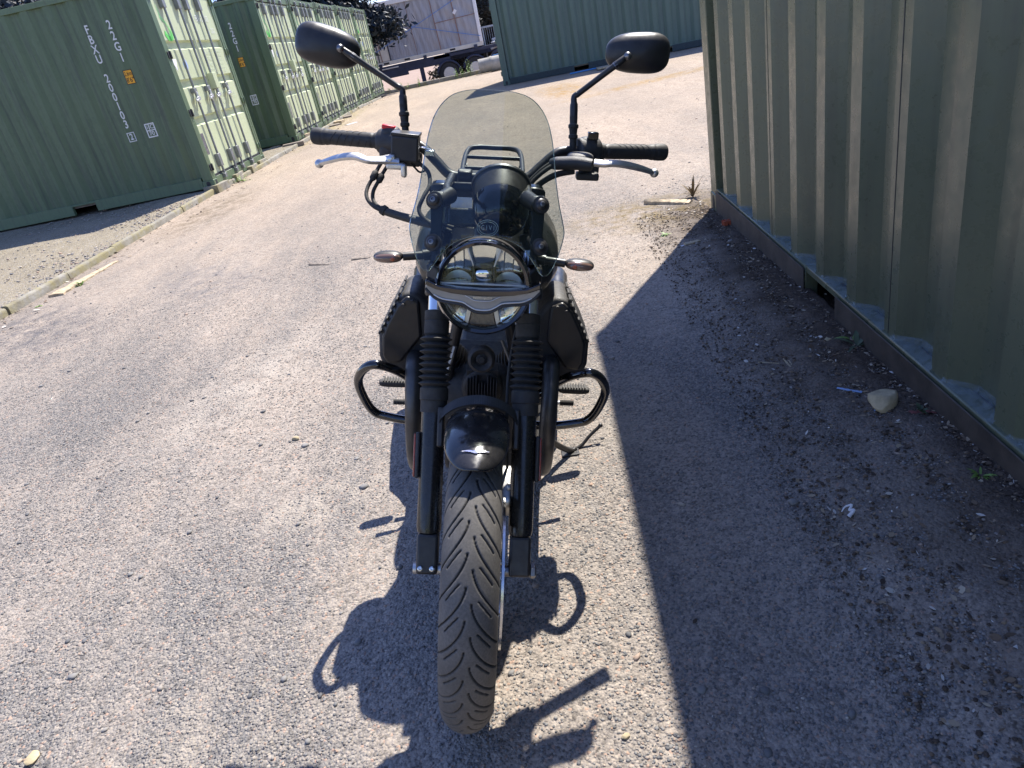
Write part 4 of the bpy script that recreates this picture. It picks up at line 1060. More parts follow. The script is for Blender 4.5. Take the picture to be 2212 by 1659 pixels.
# ---- windscreen
half = [(0, 1.247), (.04, 1.245), (.072, 1.236), (.094, 1.219), (.110, 1.195), (.120, 1.165), (.1265, 1.13), (.132, 1.09), (.1395, 1.05), (.1475, 1.02), (.1525, .999), (.1515, .985), (.144, .962), (.133, .940), (.124, .929), (.115, .926), (.107, .930), (.096, .945), (.080, .966), (.060, .983), (.030, .995), (0, .999)]
full = half + [(-x, z) for x, z in half[1:-1]][::-1]
P2 = [(p.x, p.z) for p in sm([V(x, 0, z) for x, z in full], 4, closed=True)]
def ws(x, z): return V(x + .004, .115 + (z - .93) * .60 + 2.6 * x * x - .25 * (z - .93) ** 2, z)
bm = bmesh.new(); vs = [bm.verts.new((x, 0, z)) for x, z in P2]; bm.faces.new(vs); 
for k in range(-15, 16): bmesh.ops.bisect_plane(bm, geom=bm.verts[:] + bm.edges[:] + bm.faces[:], plane_co=(k * .01 + .0003, 0, 0), plane_no=(1, 0, 0))
for k in range(1, 33): bmesh.ops.bisect_plane(bm, geom=bm.verts[:] + bm.edges[:] + bm.faces[:], plane_co=(0, 0, .92 + k * .01), plane_no=(0, 0, 1))
for v in bm.verts: v.co = ws(v.co.x, v.co.z)
bmesh.ops.recalc_face_normals(bm, faces=bm.faces)
me = bpy.data.meshes.new('windscreen'); bm.to_mesh(me); bm.free(); me.materials.append(MATS['windscreen_glass']); me.materials.append(MATS['screen_edge']); me.shade_smooth(); me.set_sharp_from_angle(angle=R(50))
wsn = bpy.data.objects.new('windscreen', me); COL.objects.link(wsn); wsn.parent = M_
q = wsn.modifiers.new('t', 'SOLIDIFY'); q.thickness = .0032; q.offset = 0; q.material_offset_rim = 1
# raised oval maker's mark near its lower edge
def wso(x, z, l=0.0): return ws(x - .004, z) + V(0, -.0028 - l, 0)
b = MB()
for (rx, rz) in ((.0165, .0105), (.020, .0135)):
    b.tube([wso(.006 + rx * math.cos(a), 1.012 + rz * math.sin(a)) for a in np.linspace(0, 6.283, 40, False)], .0005, 6, closed=True)
b.build('oval_mark', 'screen_edge', wsn)
me = text_mesh('G I V I', .0115, 'mark_text', xs=.85)
for v in me.vertices: v.co = wso(.006 + v.co.x, 1.012 + v.co.y)
me.materials.clear(); me.materials.append(MATS['screen_edge']); o = bpy.data.objects.new('mark_text', me); COL.objects.link(o); o.parent = wsn
for sg in (-1, 1):
    for z in (1.049, .9765):
        x = .1035 * sg; p = ws(x, z); n = V(sg * -.35, -1, .5).normalized(); n = V(-2 * 2.6 * x * -1 * -1, -1, .55).normalized() if False else V(x * 3.0, -1, .5).normalized()
        k = MB(); k.lathe([(.0165, -.004), (.0172, .001), (.0165, .003), (.0125, .0042)], p, n, 28); wz = k.build('rubber_washer', 'rubber', M_)
        k = MB(); k.lathe([(.0118, .003), (.0118, .0055), (.009, .0085), (.0045, .0095), (.0040, .0095), (.0040, .005), (0, .005)], p, n, 24); k.build('screw', 'satin_black', wz); k = MB(); k.lathe([(.0052, .0085), (.0052, .0105), (.003, .0112), (.0025, .007), (0, .007)], p, n, 20); k.build('screw_head', 'dark_steel', wz)
    # side bracket plate behind the screen, from fork clamp to both screws
    b = MB(); xa = .099 * sg; pl_ = [(1.062, .012), (1.050, .017), (1.030, .0125), (.995, .0105), (.982, .014), (.965, .012)]
    ptsb = [ws(xa, z) + V(0, .012, 0) for z, w_ in pl_]; n = len(pl_); vs = []
    for (z, w_), p in zip(pl_, ptsb):
        for dx, dy in ((-w_, 0), (w_, 0), (w_, .008), (-w_, .008)): vs.append(p + V(dx, dy, 0))
    fs = [(i * 4 + k, i * 4 + (k + 1) % 4, (i + 1) * 4 + (k + 1) % 4, (i + 1) * 4 + k) for i in range(n - 1) for k in range(4)] + [(3, 2, 1, 0), tuple((n - 1) * 4 + k for k in range(4))]
    b.add(vs, fs)
    b.tube([ws(xa, 1.045) + V(0, .01, 0), ws(xa, 1.045) + V(-.022 * sg, .06, .004)], [.015, .017], 20)
    b.tube([ws(xa, .975) + V(0, .01, 0), V(.098 * sg, .30, .955)], [.010, .012], 14)
    b.tube([ws(xa, 1.045) + V(-.018 * sg, .055, .004), V(sg * .085, .335, 1.05), V(sg * .078, .40, 1.062)], [.009, .009, .009], 12)
    b.build('screen_bracket', 'satin_black', M_, bevel=.002)
    b = MB(); b.tube([fork(.925, .098 * sg), fork(.955, .098 * sg)], .0262, 28); b.build('fork_clamp', 'satin_black', M_, bevel=.002)

# ---- instrument
GA = V(0, .85, .53).normalized(); GC = V(.029, .368, 1.046)
b = MB(); b.lathe([(.0602, -.050), (.0606, -.046), (.0612, -.004), (.0635, -.002), (.0635, .006), (.0605, .008), (.058, .004)], GC, GA, 64)
ga = b.build('speedometer', 'satin_black', M_, ang=40)
b = MB(); b.lathe([(0, -.117), (.022, -.115), (.040, -.108), (.052, -.095), (.0590, -.076), (.0606, -.060), (.0602, -.050)], GC, GA, 64, cap=False); b.build('cup', 'gloss_black', ga, ang=60)
b = MB(); b.lathe([(.0625, -.0015), (.0648, 0), (.0648, .005), (.0625, .006)], GC, GA, 64, close=True); b.build('rim', 'dark_steel', ga)
b = MB(); b.lathe([(0, .003), (.058, .003)], GC, GA, 48); b.build('dial', 'mirror_glass', ga)
b = MB(); b.box(V(-.035, .345, .985), (.10, .025, .04), Matrix.Rotation(-.5, 3, 'X')); b.build('instrument_mount', 'lamp_grey', M_, bevel=.006)
for sg in (-1, 1):
    b = MB(); b.box(V(.029 + sg * .077, .40, 1.03), (.026, .05, .012), Matrix.Rotation(-.4, 3, 'X')); b.build('clamp_plate', 'zinc_bright', M_, bevel=.003)

# ---- handlebar
def both(p): return [V(-x, y, z) for x, y, z in p][::-1]
hb = [(-.405, .56, 1.110), (-.33, .53, 1.112), (-.24, .50, 1.114), (-.17, .475, 1.114), (-.145, .466, 1.106), (-.115, .45, 1.082), (-.088, .435, 1.060), (-.06, .43, 1.055), (0, .43, 1.055)]
P = [V(*p) for p in hb]; P += [V(-p.x, p.y, p.z) for p in P[:-1]][::-1]
b = MB(); b.tube(sm(P, 6), .0112, 20); bar = b.build('handlebar', 'satin_black', M_)
for sg in (-1, 1):
    b = MB(); b.box(V(sg * .052, .43, 1.048), (.03, .036, .045)); b.tube([V(sg * .036, .43, 1.055), V(sg * .068, .43, 1.055)], .019, 20); b.build('bar_clamp', 'satin_black', M_, bevel=.004)
    a = V(sg * .250, .503, 1.1135); e = V(sg * .412, .5625, 1.110); d = e - a
    g = MB(); n = 60; pr = []
    for i in range(n + 1):
        u = i / n
        r_ = .0168
        if u < .06: r_ = .0185
        elif u < .09: r_ = .0150
        elif u > .76: r_ = .0172 + .0012 * (1 - abs(u - .80) / .04) if abs(u - .80) < .04 else .0172 + .0022 * math.sin((u - .76) / .24 * math.pi * .75)
        if u > .985: r_ *= .93
        pr.append(r_)
    Pn = [a + d * (i / n) for i in range(n + 1)]; g.tube(Pn, pr, 28)
    gr = g.build('grip', 'grip_rubber', M_, ang=45)
    # spiral ribs
    u_, w_ = frame_of(d); rb = MB()
    for k in range(6):
        for off in (0, math.pi):
            pts = []
            for i in range(12):
                q = i / 11; t0 = .14 + k * .095 + q * .14
                if t0 > .74: break
                an = off + sg * (q * 2.3) + k * .2
                pts.append(a + d * t0 + (u_ * math.cos(an) + w_ * math.sin(an)) * .0166)
            if len(pts) > 3: rb.tube(pts, .0011, 5)
    rb.build('grip_ribs', 'grip_rubber', gr)

# switch housings
b = MB(); a = V(-.248, .502, 1.1135); e = V(-.196, .484, 1.1135)
b.tube([a, a.lerp(e, .1), a.lerp(e, .5), a.lerp(e, .95), e], [.026, .0285, .029, .028, .025], 28); b.ell(a.lerp(e, .5) + V(0, 0, .012), .022, .02, .022, p=.6); b.ell(a.lerp(e, .45) + V(0, -.005, -.02), .024, .022, .02, p=.6)
sw = b.build('switch_housing', 'plastic_black', M_)
b = MB(); b.box(V(-.226, .487, 1.146), (.030, .016, .010), Matrix.Rotation(.12, 3, 'Y')); b.build('kill_switch', 'red_plastic', sw, bevel=.003)
b = MB(); a = V(.246, .502, 1.1135); e = V(.196, .484, 1.1135)
b.tube([a, a.lerp(e, .1), a.lerp(e, .5), a.lerp(e, .95), e], [.027, .030, .031, .029, .025], 28); b.ell(a.lerp(e, .5) + V(0, .0, .008), .024, .022, .024, p=.65); b.box(a.lerp(e, .4) + V(0, -.01, -.032), (.045, .03, .022)); b.ell(a.lerp(e, .2) + V(0, -.012, -.012), .015, .018, .02, p=.5)
sw = b.build('switch_housing', 'plastic_black', M_, bevel=.002)
b = MB(); b.box(V(.229, .480, 1.149), (.024, .018, .016)); b.build('beam_button', 'gloss_black', sw, bevel=.002)

# brake reservoir and perch (viewer's left), clutch perch (right)
b = MB(); rb_ = Matrix.Rotation(.05, 3, 'Y')
b.box(V(-.181, .425, 1.113), (.058, .050, .052), rb_); b.box(V(-.176, .44, 1.083), (.05, .03, .02)); b.cyl(V(-.19, .46, 1.09), V(-.15, .455, 1.087), .012)
rs = b.build('brake_reservoir', 'plastic_black', M_, bevel=.004, seg=3)
b = MB(); b.box(V(-.1795, .427, 1.1415), (.061, .053, .007), rb_); b.build('reservoir_lid', 'satin_black', rs, bevel=.002)
b = MB(); b.box(V(-.213, .405, 1.090), (.028, .022, .020), Matrix.Rotation(-.2, 3, 'Y')); b.box(V(-.200, .400, 1.078), (.04, .02, .014)); b.box(V(-.182, .395, 1.070), (.012, .018, .028)); b.build('lever_perch', 'brushed_alu', M_, bevel=.004)
b = MB(); b.lathe([(.0065, 0), (.0065, .003), (.003, .004)], V(-.213, .392, 1.094), (0, -1, .2), 14); b.build('screw', 'steel', M_)
b = MB(); b.tube([V(-.150, .45, 1.107), V(-.125, .43, 1.104)], .0075, 12); b.box(V(-.13, .43, 1.104), (.022, .018, .012)); b.build('hose_union', 'steel', M_, bevel=.002)
b = MB(); b.tube(sm([V(.135, .415, 1.095), V(.16, .405, 1.099), V(.19, .395, 1.102), V(.222, .385, 1.101)], 5), [.0125, .0165, .0165, .0175, .0165, .0145], 20, flat=.85); b.ell(V(.20, .43, 1.106), .03, .028, .014, p=.7)
cp = b.build('clutch_perch', 'plastic_black', M_)
b = MB(); b.box(V(.218, .43, 1.070), (.05, .03, .016)); b.build('horn_button_box', 'plastic_black', M_, bevel=.004)

# levers
def lever(pts, wid, name='lever'):
    pts = sm(pts, 6); n = len(pts); q = MB(); vs = []; ws_ = np.interp(np.linspace(0, 1, n), np.linspace(0, 1, len(wid)), wid)
    for i, p in enumerate(pts):
        d = (pts[min(i + 1, n - 1)] - pts[max(i - 1, 0)]).normalized(); up_ = V(0, -.55, .83); up_ = (up_ - d * up_.dot(d)).normalized(); sd_ = d.cross(up_)
        h = ws_[i]; t_ = .0052
        for k in range(10):
            a = 2 * math.pi * k / 10; ca, sa = math.cos(a), math.sin(a)
            vs.append(p + sd_ * math.copysign(abs(ca) ** .6, ca) * h + up_ * math.copysign(abs(sa) ** .6, sa) * t_)
    fs = [(i * 10 + k, i * 10 + (k + 1) % 10, (i + 1) * 10 + (k + 1) % 10, (i + 1) * 10 + k) for i in range(n - 1) for k in range(10)] + [tuple(range(10))[::-1], tuple((n - 1) * 10 + k for k in range(10))]
    q.add(vs, fs); q.ell(pts[-1] - (pts[-2] - pts[-1]).normalized() * .004, .0098, .0098, .0098)
    q.ell(pts[-1] + (pts[-2] - pts[-1]).normalized() * .010, .006, .006, .006)
    return q.build(name, 'brushed_alu', M_, ang=50)
lever([L(862, 348, .40), L(835, 346, .395), L(805, 347, .385), L(788, 345, .38), L(768, 338, .385), L(740, 339, .395), L(712, 346, .41), L(692, 353, .43)], [.010, .010, .0085, .0075, .0088, .0088, .008, .0055])
lever([L(1284, 352, .385), L(1305, 354, .38), L(1322, 353, .38), L(1345, 355, .385), L(1370, 360, .395), L(1392, 366, .41), L(1411, 373, .43)], [.0085, .0085, .0078, .0088, .0085, .0078, .0055])

# mirrors
def mirror(sg, c, rotd, att, bend, base_):
    rot = Matrix.Rotation(R(rotd), 3, 'Y')
    q = MB()
    def f(u, v):
        a = 2 * math.pi * u; e = .72
        ca, sa = math.cos(a), math.sin(a); rx = .071 * math.copysign(abs(ca) ** e, ca); rz = .0415 * math.copysign(abs(sa) ** e, sa)
        rx *= 1 - .10 * sg * (1 if ca * sg < 0 else -0) * 0
        # narrower towards the stem side
        rz *= 1 + .13 * ca * sg
        k = math.sin(v * math.pi / 2) if v < 1 else 1
        y = .022 - .036 * math.cos(v * math.pi / 2) ** .9 * 1.0
        p = V(rx * k, y, rz * k); p.z += -.006 * (1 - k)
        return c + rot @ p
    q.grid(f, 56, 16, cu=True); n0 = len(q.v)
    # rim closing rearwards
    def f2(u, v):
        a = 2 * math.pi * u; e = .72; ca, sa = math.cos(a), math.sin(a)
        k = 1 - .05 * v; return c + rot @ V(.071 * math.copysign(abs(ca) ** e, ca) * k, .022 + .006 * v, .0415 * (1 + .13 * ca * sg) * math.copysign(abs(sa) ** e, sa) * k)
    q.grid(f2, 56, 3, cu=True); mo = q.build('mirror', 'satin_black', M_, ang=60)
    g_ = MB(); g_.grid(lambda u, v: c + rot @ V(.067 * v * math.copysign(abs(math.cos(6.2832 * u)) ** .72, math.cos(6.2832 * u)), .0265, .0385 * v * math.copysign(abs(math.sin(6.2832 * u)) ** .72, math.sin(6.2832 * u))), 48, 3, cu=True); g_.build('mirror_glass', 'mirror_glass', mo)
    s_ = MB(); mid = att.lerp(bend, .5)
    s_.tube(sm([att + V(0, .006, 0), att.lerp(bend, .12), att.lerp(bend, .22), att.lerp(bend, .25), att.lerp(bend, .6), att.lerp(bend, .88)], 1) + sm([att.lerp(bend, .93), bend, bend.lerp(base_, .15)], 6) + [bend.lerp(base_, .30), bend.lerp(base_, .38), bend.lerp(base_, .62)],
            [.0062, .0075, .0078, .0065, .0063, .0063, .0066, .0068, .0066, .0064, .0064, .0064, .0066, .0068, .0068, .0070, .0085, .0088, .0088, .0085][:20], 16)
    s_.build('mirror_stem', 'satin_black', mo)
    k_ = MB(); d = bend - base_
    k_.lathe([(.0078, -.012), (.0078, .012), (.0105, .014), (.0105, .02), (.0085, .022), (.0095, .034), (.0115, .036), (.0115, .042), (.0085, .045), (.009, .058), (.0065, .075)], base_, d, 16)
    k_.build('stem_boot', 'rubber', mo, ang=30)
    n_ = MB(); n_.ell(att, .0085, .0095, .0085); dd = (bend - att).normalized(); n_.tube([att + dd * .026, att + dd * .034], .0078, 8); n_.build('swivel', 'dark_steel', mo)
mirror(-1, V(-.3615, .52, 1.301), 12, V(-.326, .498, 1.300), V(-.196, .500, 1.224), V(-.188, .480, 1.137))
mirror(1, V(.318, .52, 1.319), -2, V(.290, .498, 1.313), V(.182, .500, 1.226), V(.186, .480, 1.128))

# cables and hoses
def cable(pts, r_, name, mat='rubber', n=6):
    q = MB(); q.tube(sm([L(*p) if p[0] > 5 else V(*p) for p in pts], n), r_, 10); return q.build(name, mat, M_)
cable([(829, 345, .45), (820, 358, .44), (808, 380, .42), (794, 405, .40), (792, 425, .38), (803, 442, .365), (826, 455, .35), (885, 471, .33), (930, 482, .31), (975, 500, .30)], .0042, 'throttle_cable')
cable([(842, 352, .45), (832, 366, .44), (817, 392, .42), (806, 415, .40), (808, 436, .385), (830, 453, .355), (885, 467, .34), (930, 478, .32), (980, 492, .31)], .0042, 'throttle_cable')
for p, q_ in (((813, 370, .425), (803, 389, .412)), ((826, 376, .43), (817, 394, .418))):
    b = MB(); a, e = L(*p), L(*q_); b.tube([a, a.lerp(e, .2), a.lerp(e, .8), e], [.0048, .0078, .0074, .0045], 12); b.build('cable_boot', 'rubber', M_)
b = MB(); b.tube(sm([L(822, 452, .352), L(840, 459, .347), L(886, 473, .332), L(940, 487, .31)], 5), .0088, 12); b.build('cable_sleeve', 'plastic_black', M_)
b = MB(); a, e = L(826, 452, .352), L(833, 457, .349); b.tube([a, e], .0112, 12); b.build('cable_tie', 'rubber', M_)
cable([(905, 352, .43), (925, 372, .41), (928, 400, .38), (915, 425, .35), (905, 455, .33), (925, 480, .31), (960, 500, .30)], .0045, 'brake_hose')
cable([(885, 350, .42), (896, 362, .42), (908, 372, .42), (925, 365, .42)], .0022, 'wire')
cable([(1215, 350, .41), (1190, 360, .40), (1165, 378, .39), (1145, 400, .38), (1130, 440, .36)], .0050, 'clutch_cable')
cable([(1220, 343, .44), (1195, 350, .43), (1170, 366, .42), (1145, 390, .41)], .0040, 'wire')
cable([(1240, 370, .41), (1200, 378, .40), (1165, 398, .39), (1140, 425, .37)], .0065, 'wire_loom')
cable([(.02, .33, .95), (.045, .32, .92), (.05, .33, .88), (.03, .36, .84)], .005, 'wire_loom')
cable([(.085, .30, .80), (.07, .25, .75), (.060, .21, .68), (.060, .16, .60), (.066, .14, .48)], .0035, 'brake_line')

# indicators
for sg in (-1, 1):
    c = V(.194 * sg, .22, .930); b = MB()
    b.tube([V(.095 * sg, .235, .935), V(.165 * sg, .222, .931)], .0085, 14); b.tube([V(.105 * sg, .235, .935), V(.125 * sg, .23, .933)], .011, 14)
    rot2 = Matrix.Rotation(sg * R(3), 3, 'Y')
    b.ell(c, .030, .017, .0118, rot2, p=.85); io = b.build('indicator', 'satin_black', M_)
    b = MB(); b.ell(c + V(0, -.006, 0), .0272, .0135, .0097, rot2, p=.85); b.build('indicator_lens', 'amber_dark', io)
    b = MB(); b.ell(c + V(-sg * .010, -.0165, 0), .006, .0035, .0045); b.build('bulb', 'amber_bulb', io)

# ---- tank, seat, side
def loftx(secs, seg=28, e=.75):
    """secs: list of (y, zc, halfw, halfh_up, halfh_dn)"""
    q = MB(); S_ = [V(y, 0, 0) for y, *_ in secs]
    def f(u, v):
        t_ = u * (len(secs) - 1); i = min(int(t_), len(secs) - 2); fr_ = t_ - i; fr_ = fr_ * fr_ * (3 - 2 * fr_) * .5 + fr_ * .5
        s_ = [a + (b2 - a) * fr_ for a, b2 in zip(secs[i], secs[i + 1])]
        a = 2 * math.pi * v; ca, sa = math.cos(a), math.sin(a)
        return V(s_[2] * math.copysign(abs(ca) ** e, ca), s_[0], s_[1] + (s_[3] if sa > 0 else s_[4]) * math.copysign(abs(sa) ** e, sa))
    q.grid(f, 40, seg, cv=True); return q
b = loftx([(.425, .82, .03, .03, .03), (.445, .82, .12, .09, .07), (.49, .83, .162, .125, .09), (.57, .825, .182, .145, .09), (.68, .825, .187, .158, .09), (.80, .825, .172, .150, .08), (.92, .82, .13, .11, .06), (.98, .81, .06, .07, .04)], 44, .86)
b.build('fuel_tank', 'tank_paint', M_, ang=60)
b = MB(); b.lathe([(.03, 0), (.032, .006), (.028, .012), (.02, .013), (.02, .010), (0, .010)], V(0, .66, .972), (0, -.05, 1), 32); b.build('fuel_cap', 'steel', M_)
b = loftx([(.86, .835, .05, .02, .02), (.90, .835, .11, .045, .04), (1.05, .815, .135, .05, .04), (1.25, .825, .135, .05, .04), (1.45, .855, .125, .05, .04), (1.56, .865, .06, .03, .03)], 24, .7); b.build('seat', 'seat_vinyl', M_, ang=60)
for sg in (-1, 1):
    b = MB(); b.ell(V(sg * .135, 1.0, .70), .035, .13, .085, p=.7); b.build('side_panel', 'satin_black', M_)
b = MB(); b.tube(sm([V(-.088, 1.00, .93), V(-.095, 1.15, .955), V(-.088, 1.30, .985), V(-.06, 1.345, .992), V(0, 1.35, .992), V(.06, 1.345, .992), V(.088, 1.30, .985), V(.095, 1.15, .955), V(.088, 1.00, .93)], 6), .0085, 14)
for y, z in ((1.06, .935), (1.15, .955), (1.25, .974)): b.tube([V(-.092, y, z), V(.092, y, z)], .0065, 10)
for sg in (-1, 1): b.tube([V(sg * .09, 1.2, .96), V(sg * .12, 1.25, .84)], .007, 10); b.tube([V(sg * .09, 1.05, .935), V(sg * .12, 1.10, .80)], .007, 10)
b.build('luggage_rack', 'satin_black', M_)
b = loftx([(1.22, .70, .03, .03, .03), (1.30, .74, .09, .05, .03), (1.5, .78, .095, .055, .03), (1.70, .70, .09, .05, .03), (1.80, .62, .03, .02, .02)], 20, .8); b.build('rear_mudguard', 'satin_black', M_, ang=60)
b = MB(); b.ell(V(0, 1.80, .76), .045, .03, .04, p=.7); b.build('tail_lamp', 'red_plastic', M_)
for sg in (-1, 1):
    b = MB(); b.tube([V(sg * .13, 1.37, .38), V(sg * .125, 1.22, .70)], .012, 14)
    for k in range(14): b.tube([V(sg * .13, 1.355 - k * .0095, .42 + k * .02), V(sg * .13, 1.352 - k * .0095, .426 + k * .02)], .028, 14)
    b.build('shock_absorber', 'satin_black', M_)

# ---- engine: transverse V twin
b = MB(); b.box(V(0, .62, .42), (.24, .34, .20)); b.box(V(0, .66, .30), (.20, .36, .12)); b.ell(V(0, .50, .44), .12, .08, .12, p=.6); b.box(V(0, .95, .42), (.16, .40, .16)); b.build('crankcase', 'engine_black', M_, bevel=.02, seg=3)
b = MB(); b.lathe([(.052, 0), (.052, .03), (.046, .036), (0, .036)], V(0, .435, .545), (0, -1, 0), 32); b.build('alternator_cover', 'engine_black', M_, bevel=.004)
b = MB()
for k in range(11):
    x = -.036 + k * .0072; zt = .592 - .016 * abs(k - 5) / 5 - (.022 if 3 < k < 7 else 0); b.b2((x - .0013, .385, .508 + .006 * abs(k - 5) / 5), (x + .0013, .42, zt))
b.b2((-.04, .405, .505), (.04, .45, .595)); b.build('front_cover', 'engine_black', M_, bevel=.001, seg=1)
b = MB(); b.lathe([(0, .012), (.008, .012), (.010, .008), (.014, .006), (.017, .010), (.026, .014), (.031, .010), (.034, .002), (.034, -.008), (.02, -.03), (0, -.03)], V(-.003, .375, .640), (0, -1, .15), 40); b.build('horn', 'plastic_black', M_, ang=30)
CB = [(.10, .50, .46), (.15, .475, .500), (.195, .46, .543), (.226, .435, .575), (.263, .415, .595), (.290, .42, .585), (.3115, .435, .553), (.3175, .45, .516), (.3055, .475, .455), (.287, .487, .420), (.262, .49, .408), (.198, .49, .397), (.12, .50, .392), (.06, .52, .390)]
for sg in (-1, 1):
    ax_ = V(sg * .70, 0, .714); tx = V(sg * .714, 0, -.70); yc = .57; o0 = V(0, yc, .40)
    cy_ = MB(); cy_.tube([o0 + ax_ * .08, o0 + ax_ * .23], .05, 24)
    for k in range(11):
        c = o0 + ax_ * (.115 + k * .0105); hw = .078
        pts = [c + tx * (hw * math.copysign(abs(math.cos(a)) ** .5, math.cos(a))) + V(0, 1, 0) * (.078 * math.copysign(abs(math.sin(a)) ** .5, math.sin(a))) for a in np.linspace(0, 2 * math.pi, 28, False)]
        cy_.add([p - ax_ * .0012 for p in pts] + [p + ax_ * .0012 for p in pts], [tuple(range(28)), tuple(range(55, 27, -1))] + [(i, (i + 1) % 28, (i + 1) % 28 + 28, i + 28) for i in range(28)])
    cyo = cy_.build('cylinder', 'engine_black', M_, ang=40)
    hd = MB(); poly = [(.105, .665), (.150, .735), (.176, .758), (.206, .752), (.232, .722), (.258, .672), (.272, .640), (.273, .575), (.262, .540), (.238, .522), (.205, .520), (.150, .560)]
    hd.prism([(sg * x, z) for x, z in poly], .505, .66); ho = hd.build('cylinder_head', 'engine_black', M_, bevel=.014, seg=4)
    vc = MB(); vc.prism([(sg * x, z) for x, z in [(.165, .735), (.196, .748), (.222, .722), (.250, .668), (.262, .636), (.262, .582), (.250, .560), (.215, .565), (.160, .640)]], .496, .51); vc.build('head_cover', 'satin_black', ho, bevel=.008, seg=3)
    # small ribs on the outer upper edge
    fn = MB()
    for k in range(7):
        for r_ in range(3):
            p = V(sg * (.212 + k * .0088), 0, .752 - k * .0175); nrm = V(sg * .89, 0, .45); tg = V(sg * .45, 0, -.89)
            fn.box(p + nrm * .002 + V(0, .515 + r_ * .05, 0), (.0055, .040, .011), Matrix((nrm, V(0, 1, 0), tg)).transposed())
    fn.build('head_fins', 'engine_black', ho, bevel=.0015, seg=1)
    bt = MB()
    for x, z in ((.182, .735), (.205, .725)): bt.cyl(V(sg * x, .502, z), V(sg * x, .490, z), .0045, 12)
    bt.build('bolt', 'engine_black', ho)
    it = MB(); it.tube(sm([V(sg * .12, .66, .70), V(sg * .11, .74, .73), V(sg * .09, .82, .74)], 5), .024, 16); it.build('intake', 'rubber', M_)
    # exhaust
    ex = MB(); ex.tube(sm([V(sg * .180, .53, .570), V(sg * .175, .455, .586), V(sg * .172, .415, .562), V(sg * .170, .385, .50), V(sg * .170, .380, .43), V(sg * .171, .400, .35), V(sg * .172, .45, .285), V(sg * .174, .54, .245), V(sg * .180, .70, .225), V(sg * .20, .95, .225)], 7), .0215, 24)
    exo = ex.build('exhaust_pipe', 'header_black', M_)
    mf = MB(); mf.tube([V(sg * .198, .90, .222), V(sg * .215, .98, .25), V(sg * .235, 1.06, .285), V(sg * .262, 1.40, .365), V(sg * .278, 1.68, .435), V(sg * .280, 1.71, .44)], [.026, .034, .046, .048, .044, .036], 28); mf.build('silencer', 'exhaust_satin', M_)
    # crash bars
    cb = MB(); P = [V(sg * x, y, z) for x, y, z in CB]; cb.tube(sm(P, 6), .0118, 18); cb.build('crash_bar', 'gloss_black', M_)
    # frame tube and strips seen between the forks
    ft = MB(); ft.tube(sm([V(sg * .035, .42, .90), V(sg * .055, .43, .75), V(sg * .085, .46, .58), V(sg * .10, .52, .36), V(sg * .10, .70, .25), V(sg * .10, 1.2, .27)], 5), .014, 14); ft.build('frame_tube', 'satin_black', M_)
    sp_ = MB(); a, e = (L(983, 748, .35), L(957, 838, .34)) if sg < 0 else (L(1084, 735, .35), L(1106, 792, .34)); sp_.tube([a, e], .0034 if sg > 0 else .005, 8); sp_.build('conduit', 'dark_steel', M_)
    # foot pegs
    pg = MB(); pg.tube([V(sg * .15, .86, .30), V(sg * .235, .87, .305)], .010, 12); pg.ell(V(sg * .292, .885, .310), .052, .019, .011, p=.55)
    for k in range(9): pg.box(V(sg * (.255 + k * .009), .885, .3215), (.004, .034, .006))
    pg.build('foot_peg', 'rubber', M_)
# gear lever and brake pedal tips
b = MB(); b.tube([V(.19, .70, .30), V(.20, .70, .352), V(.232, .70, .357)], .0065, 12); gl_ = b.build('gear_lever', 'zinc_bright', M_)
b = MB(); b.tube([V(.230, .70, .357)] + [V(.232 + i * .0022, .70, .357) for i in range(19)], [.007] + [.0095 if i % 2 else .008 for i in range(19)], 14); b.build('toe_rubber', 'rubber', gl_)
b = MB(); b.tube([V(-.19, .82, .26), V(-.22, .80, .285), V(-.24, .80, .285)], .0065, 12); bp = b.build('brake_pedal', 'satin_black', M_)
b = MB(); b.tube([V(-.236 - i * .0026, .80, .285) for i in range(20)], [.0095 if i % 2 else .008 for i in range(20)], 14); b.build('toe_rubber', 'rubber', bp)
# side stand
b = MB(); b.tube(sm([V(.13, .74, .27), V(.19, .78, .20), V(.245, .83, .130), V(.300, .87, .083), V(.318, .885, .083)], 5), [.014, .013, .011, .010, .010], 14)
b.box(V(.300, .875, .0745), (.06, .05, .007), Matrix.Rotation(-LEAN, 3, 'Y'))
sso = b.build('side_stand', 'satin_black', M_, bevel=.002)
b = MB(); b.tube(sm([L(1243, 970, .89), L(1258, 960, .90), L(1275, 940, .915), L(1296, 920, .93)], 4), .006, 10); b.ell(L(1297, 919, .93), .008, .008, .008); b.build('stand_tang', 'satin_black', sso)
# swing arm and final drive
b = MB(); b.tube([V(.10, 1.0, .36), V(.10, 1.45, .315)], [.035, .03], 16); b.tube([V(-.10, 1.0, .36), V(-.10, 1.40, .315)], [.035, .045], 16); b.ell(V(-.10, 1.45, .315), .05, .07, .07); b.build('swing_arm', 'satin_black', M_)

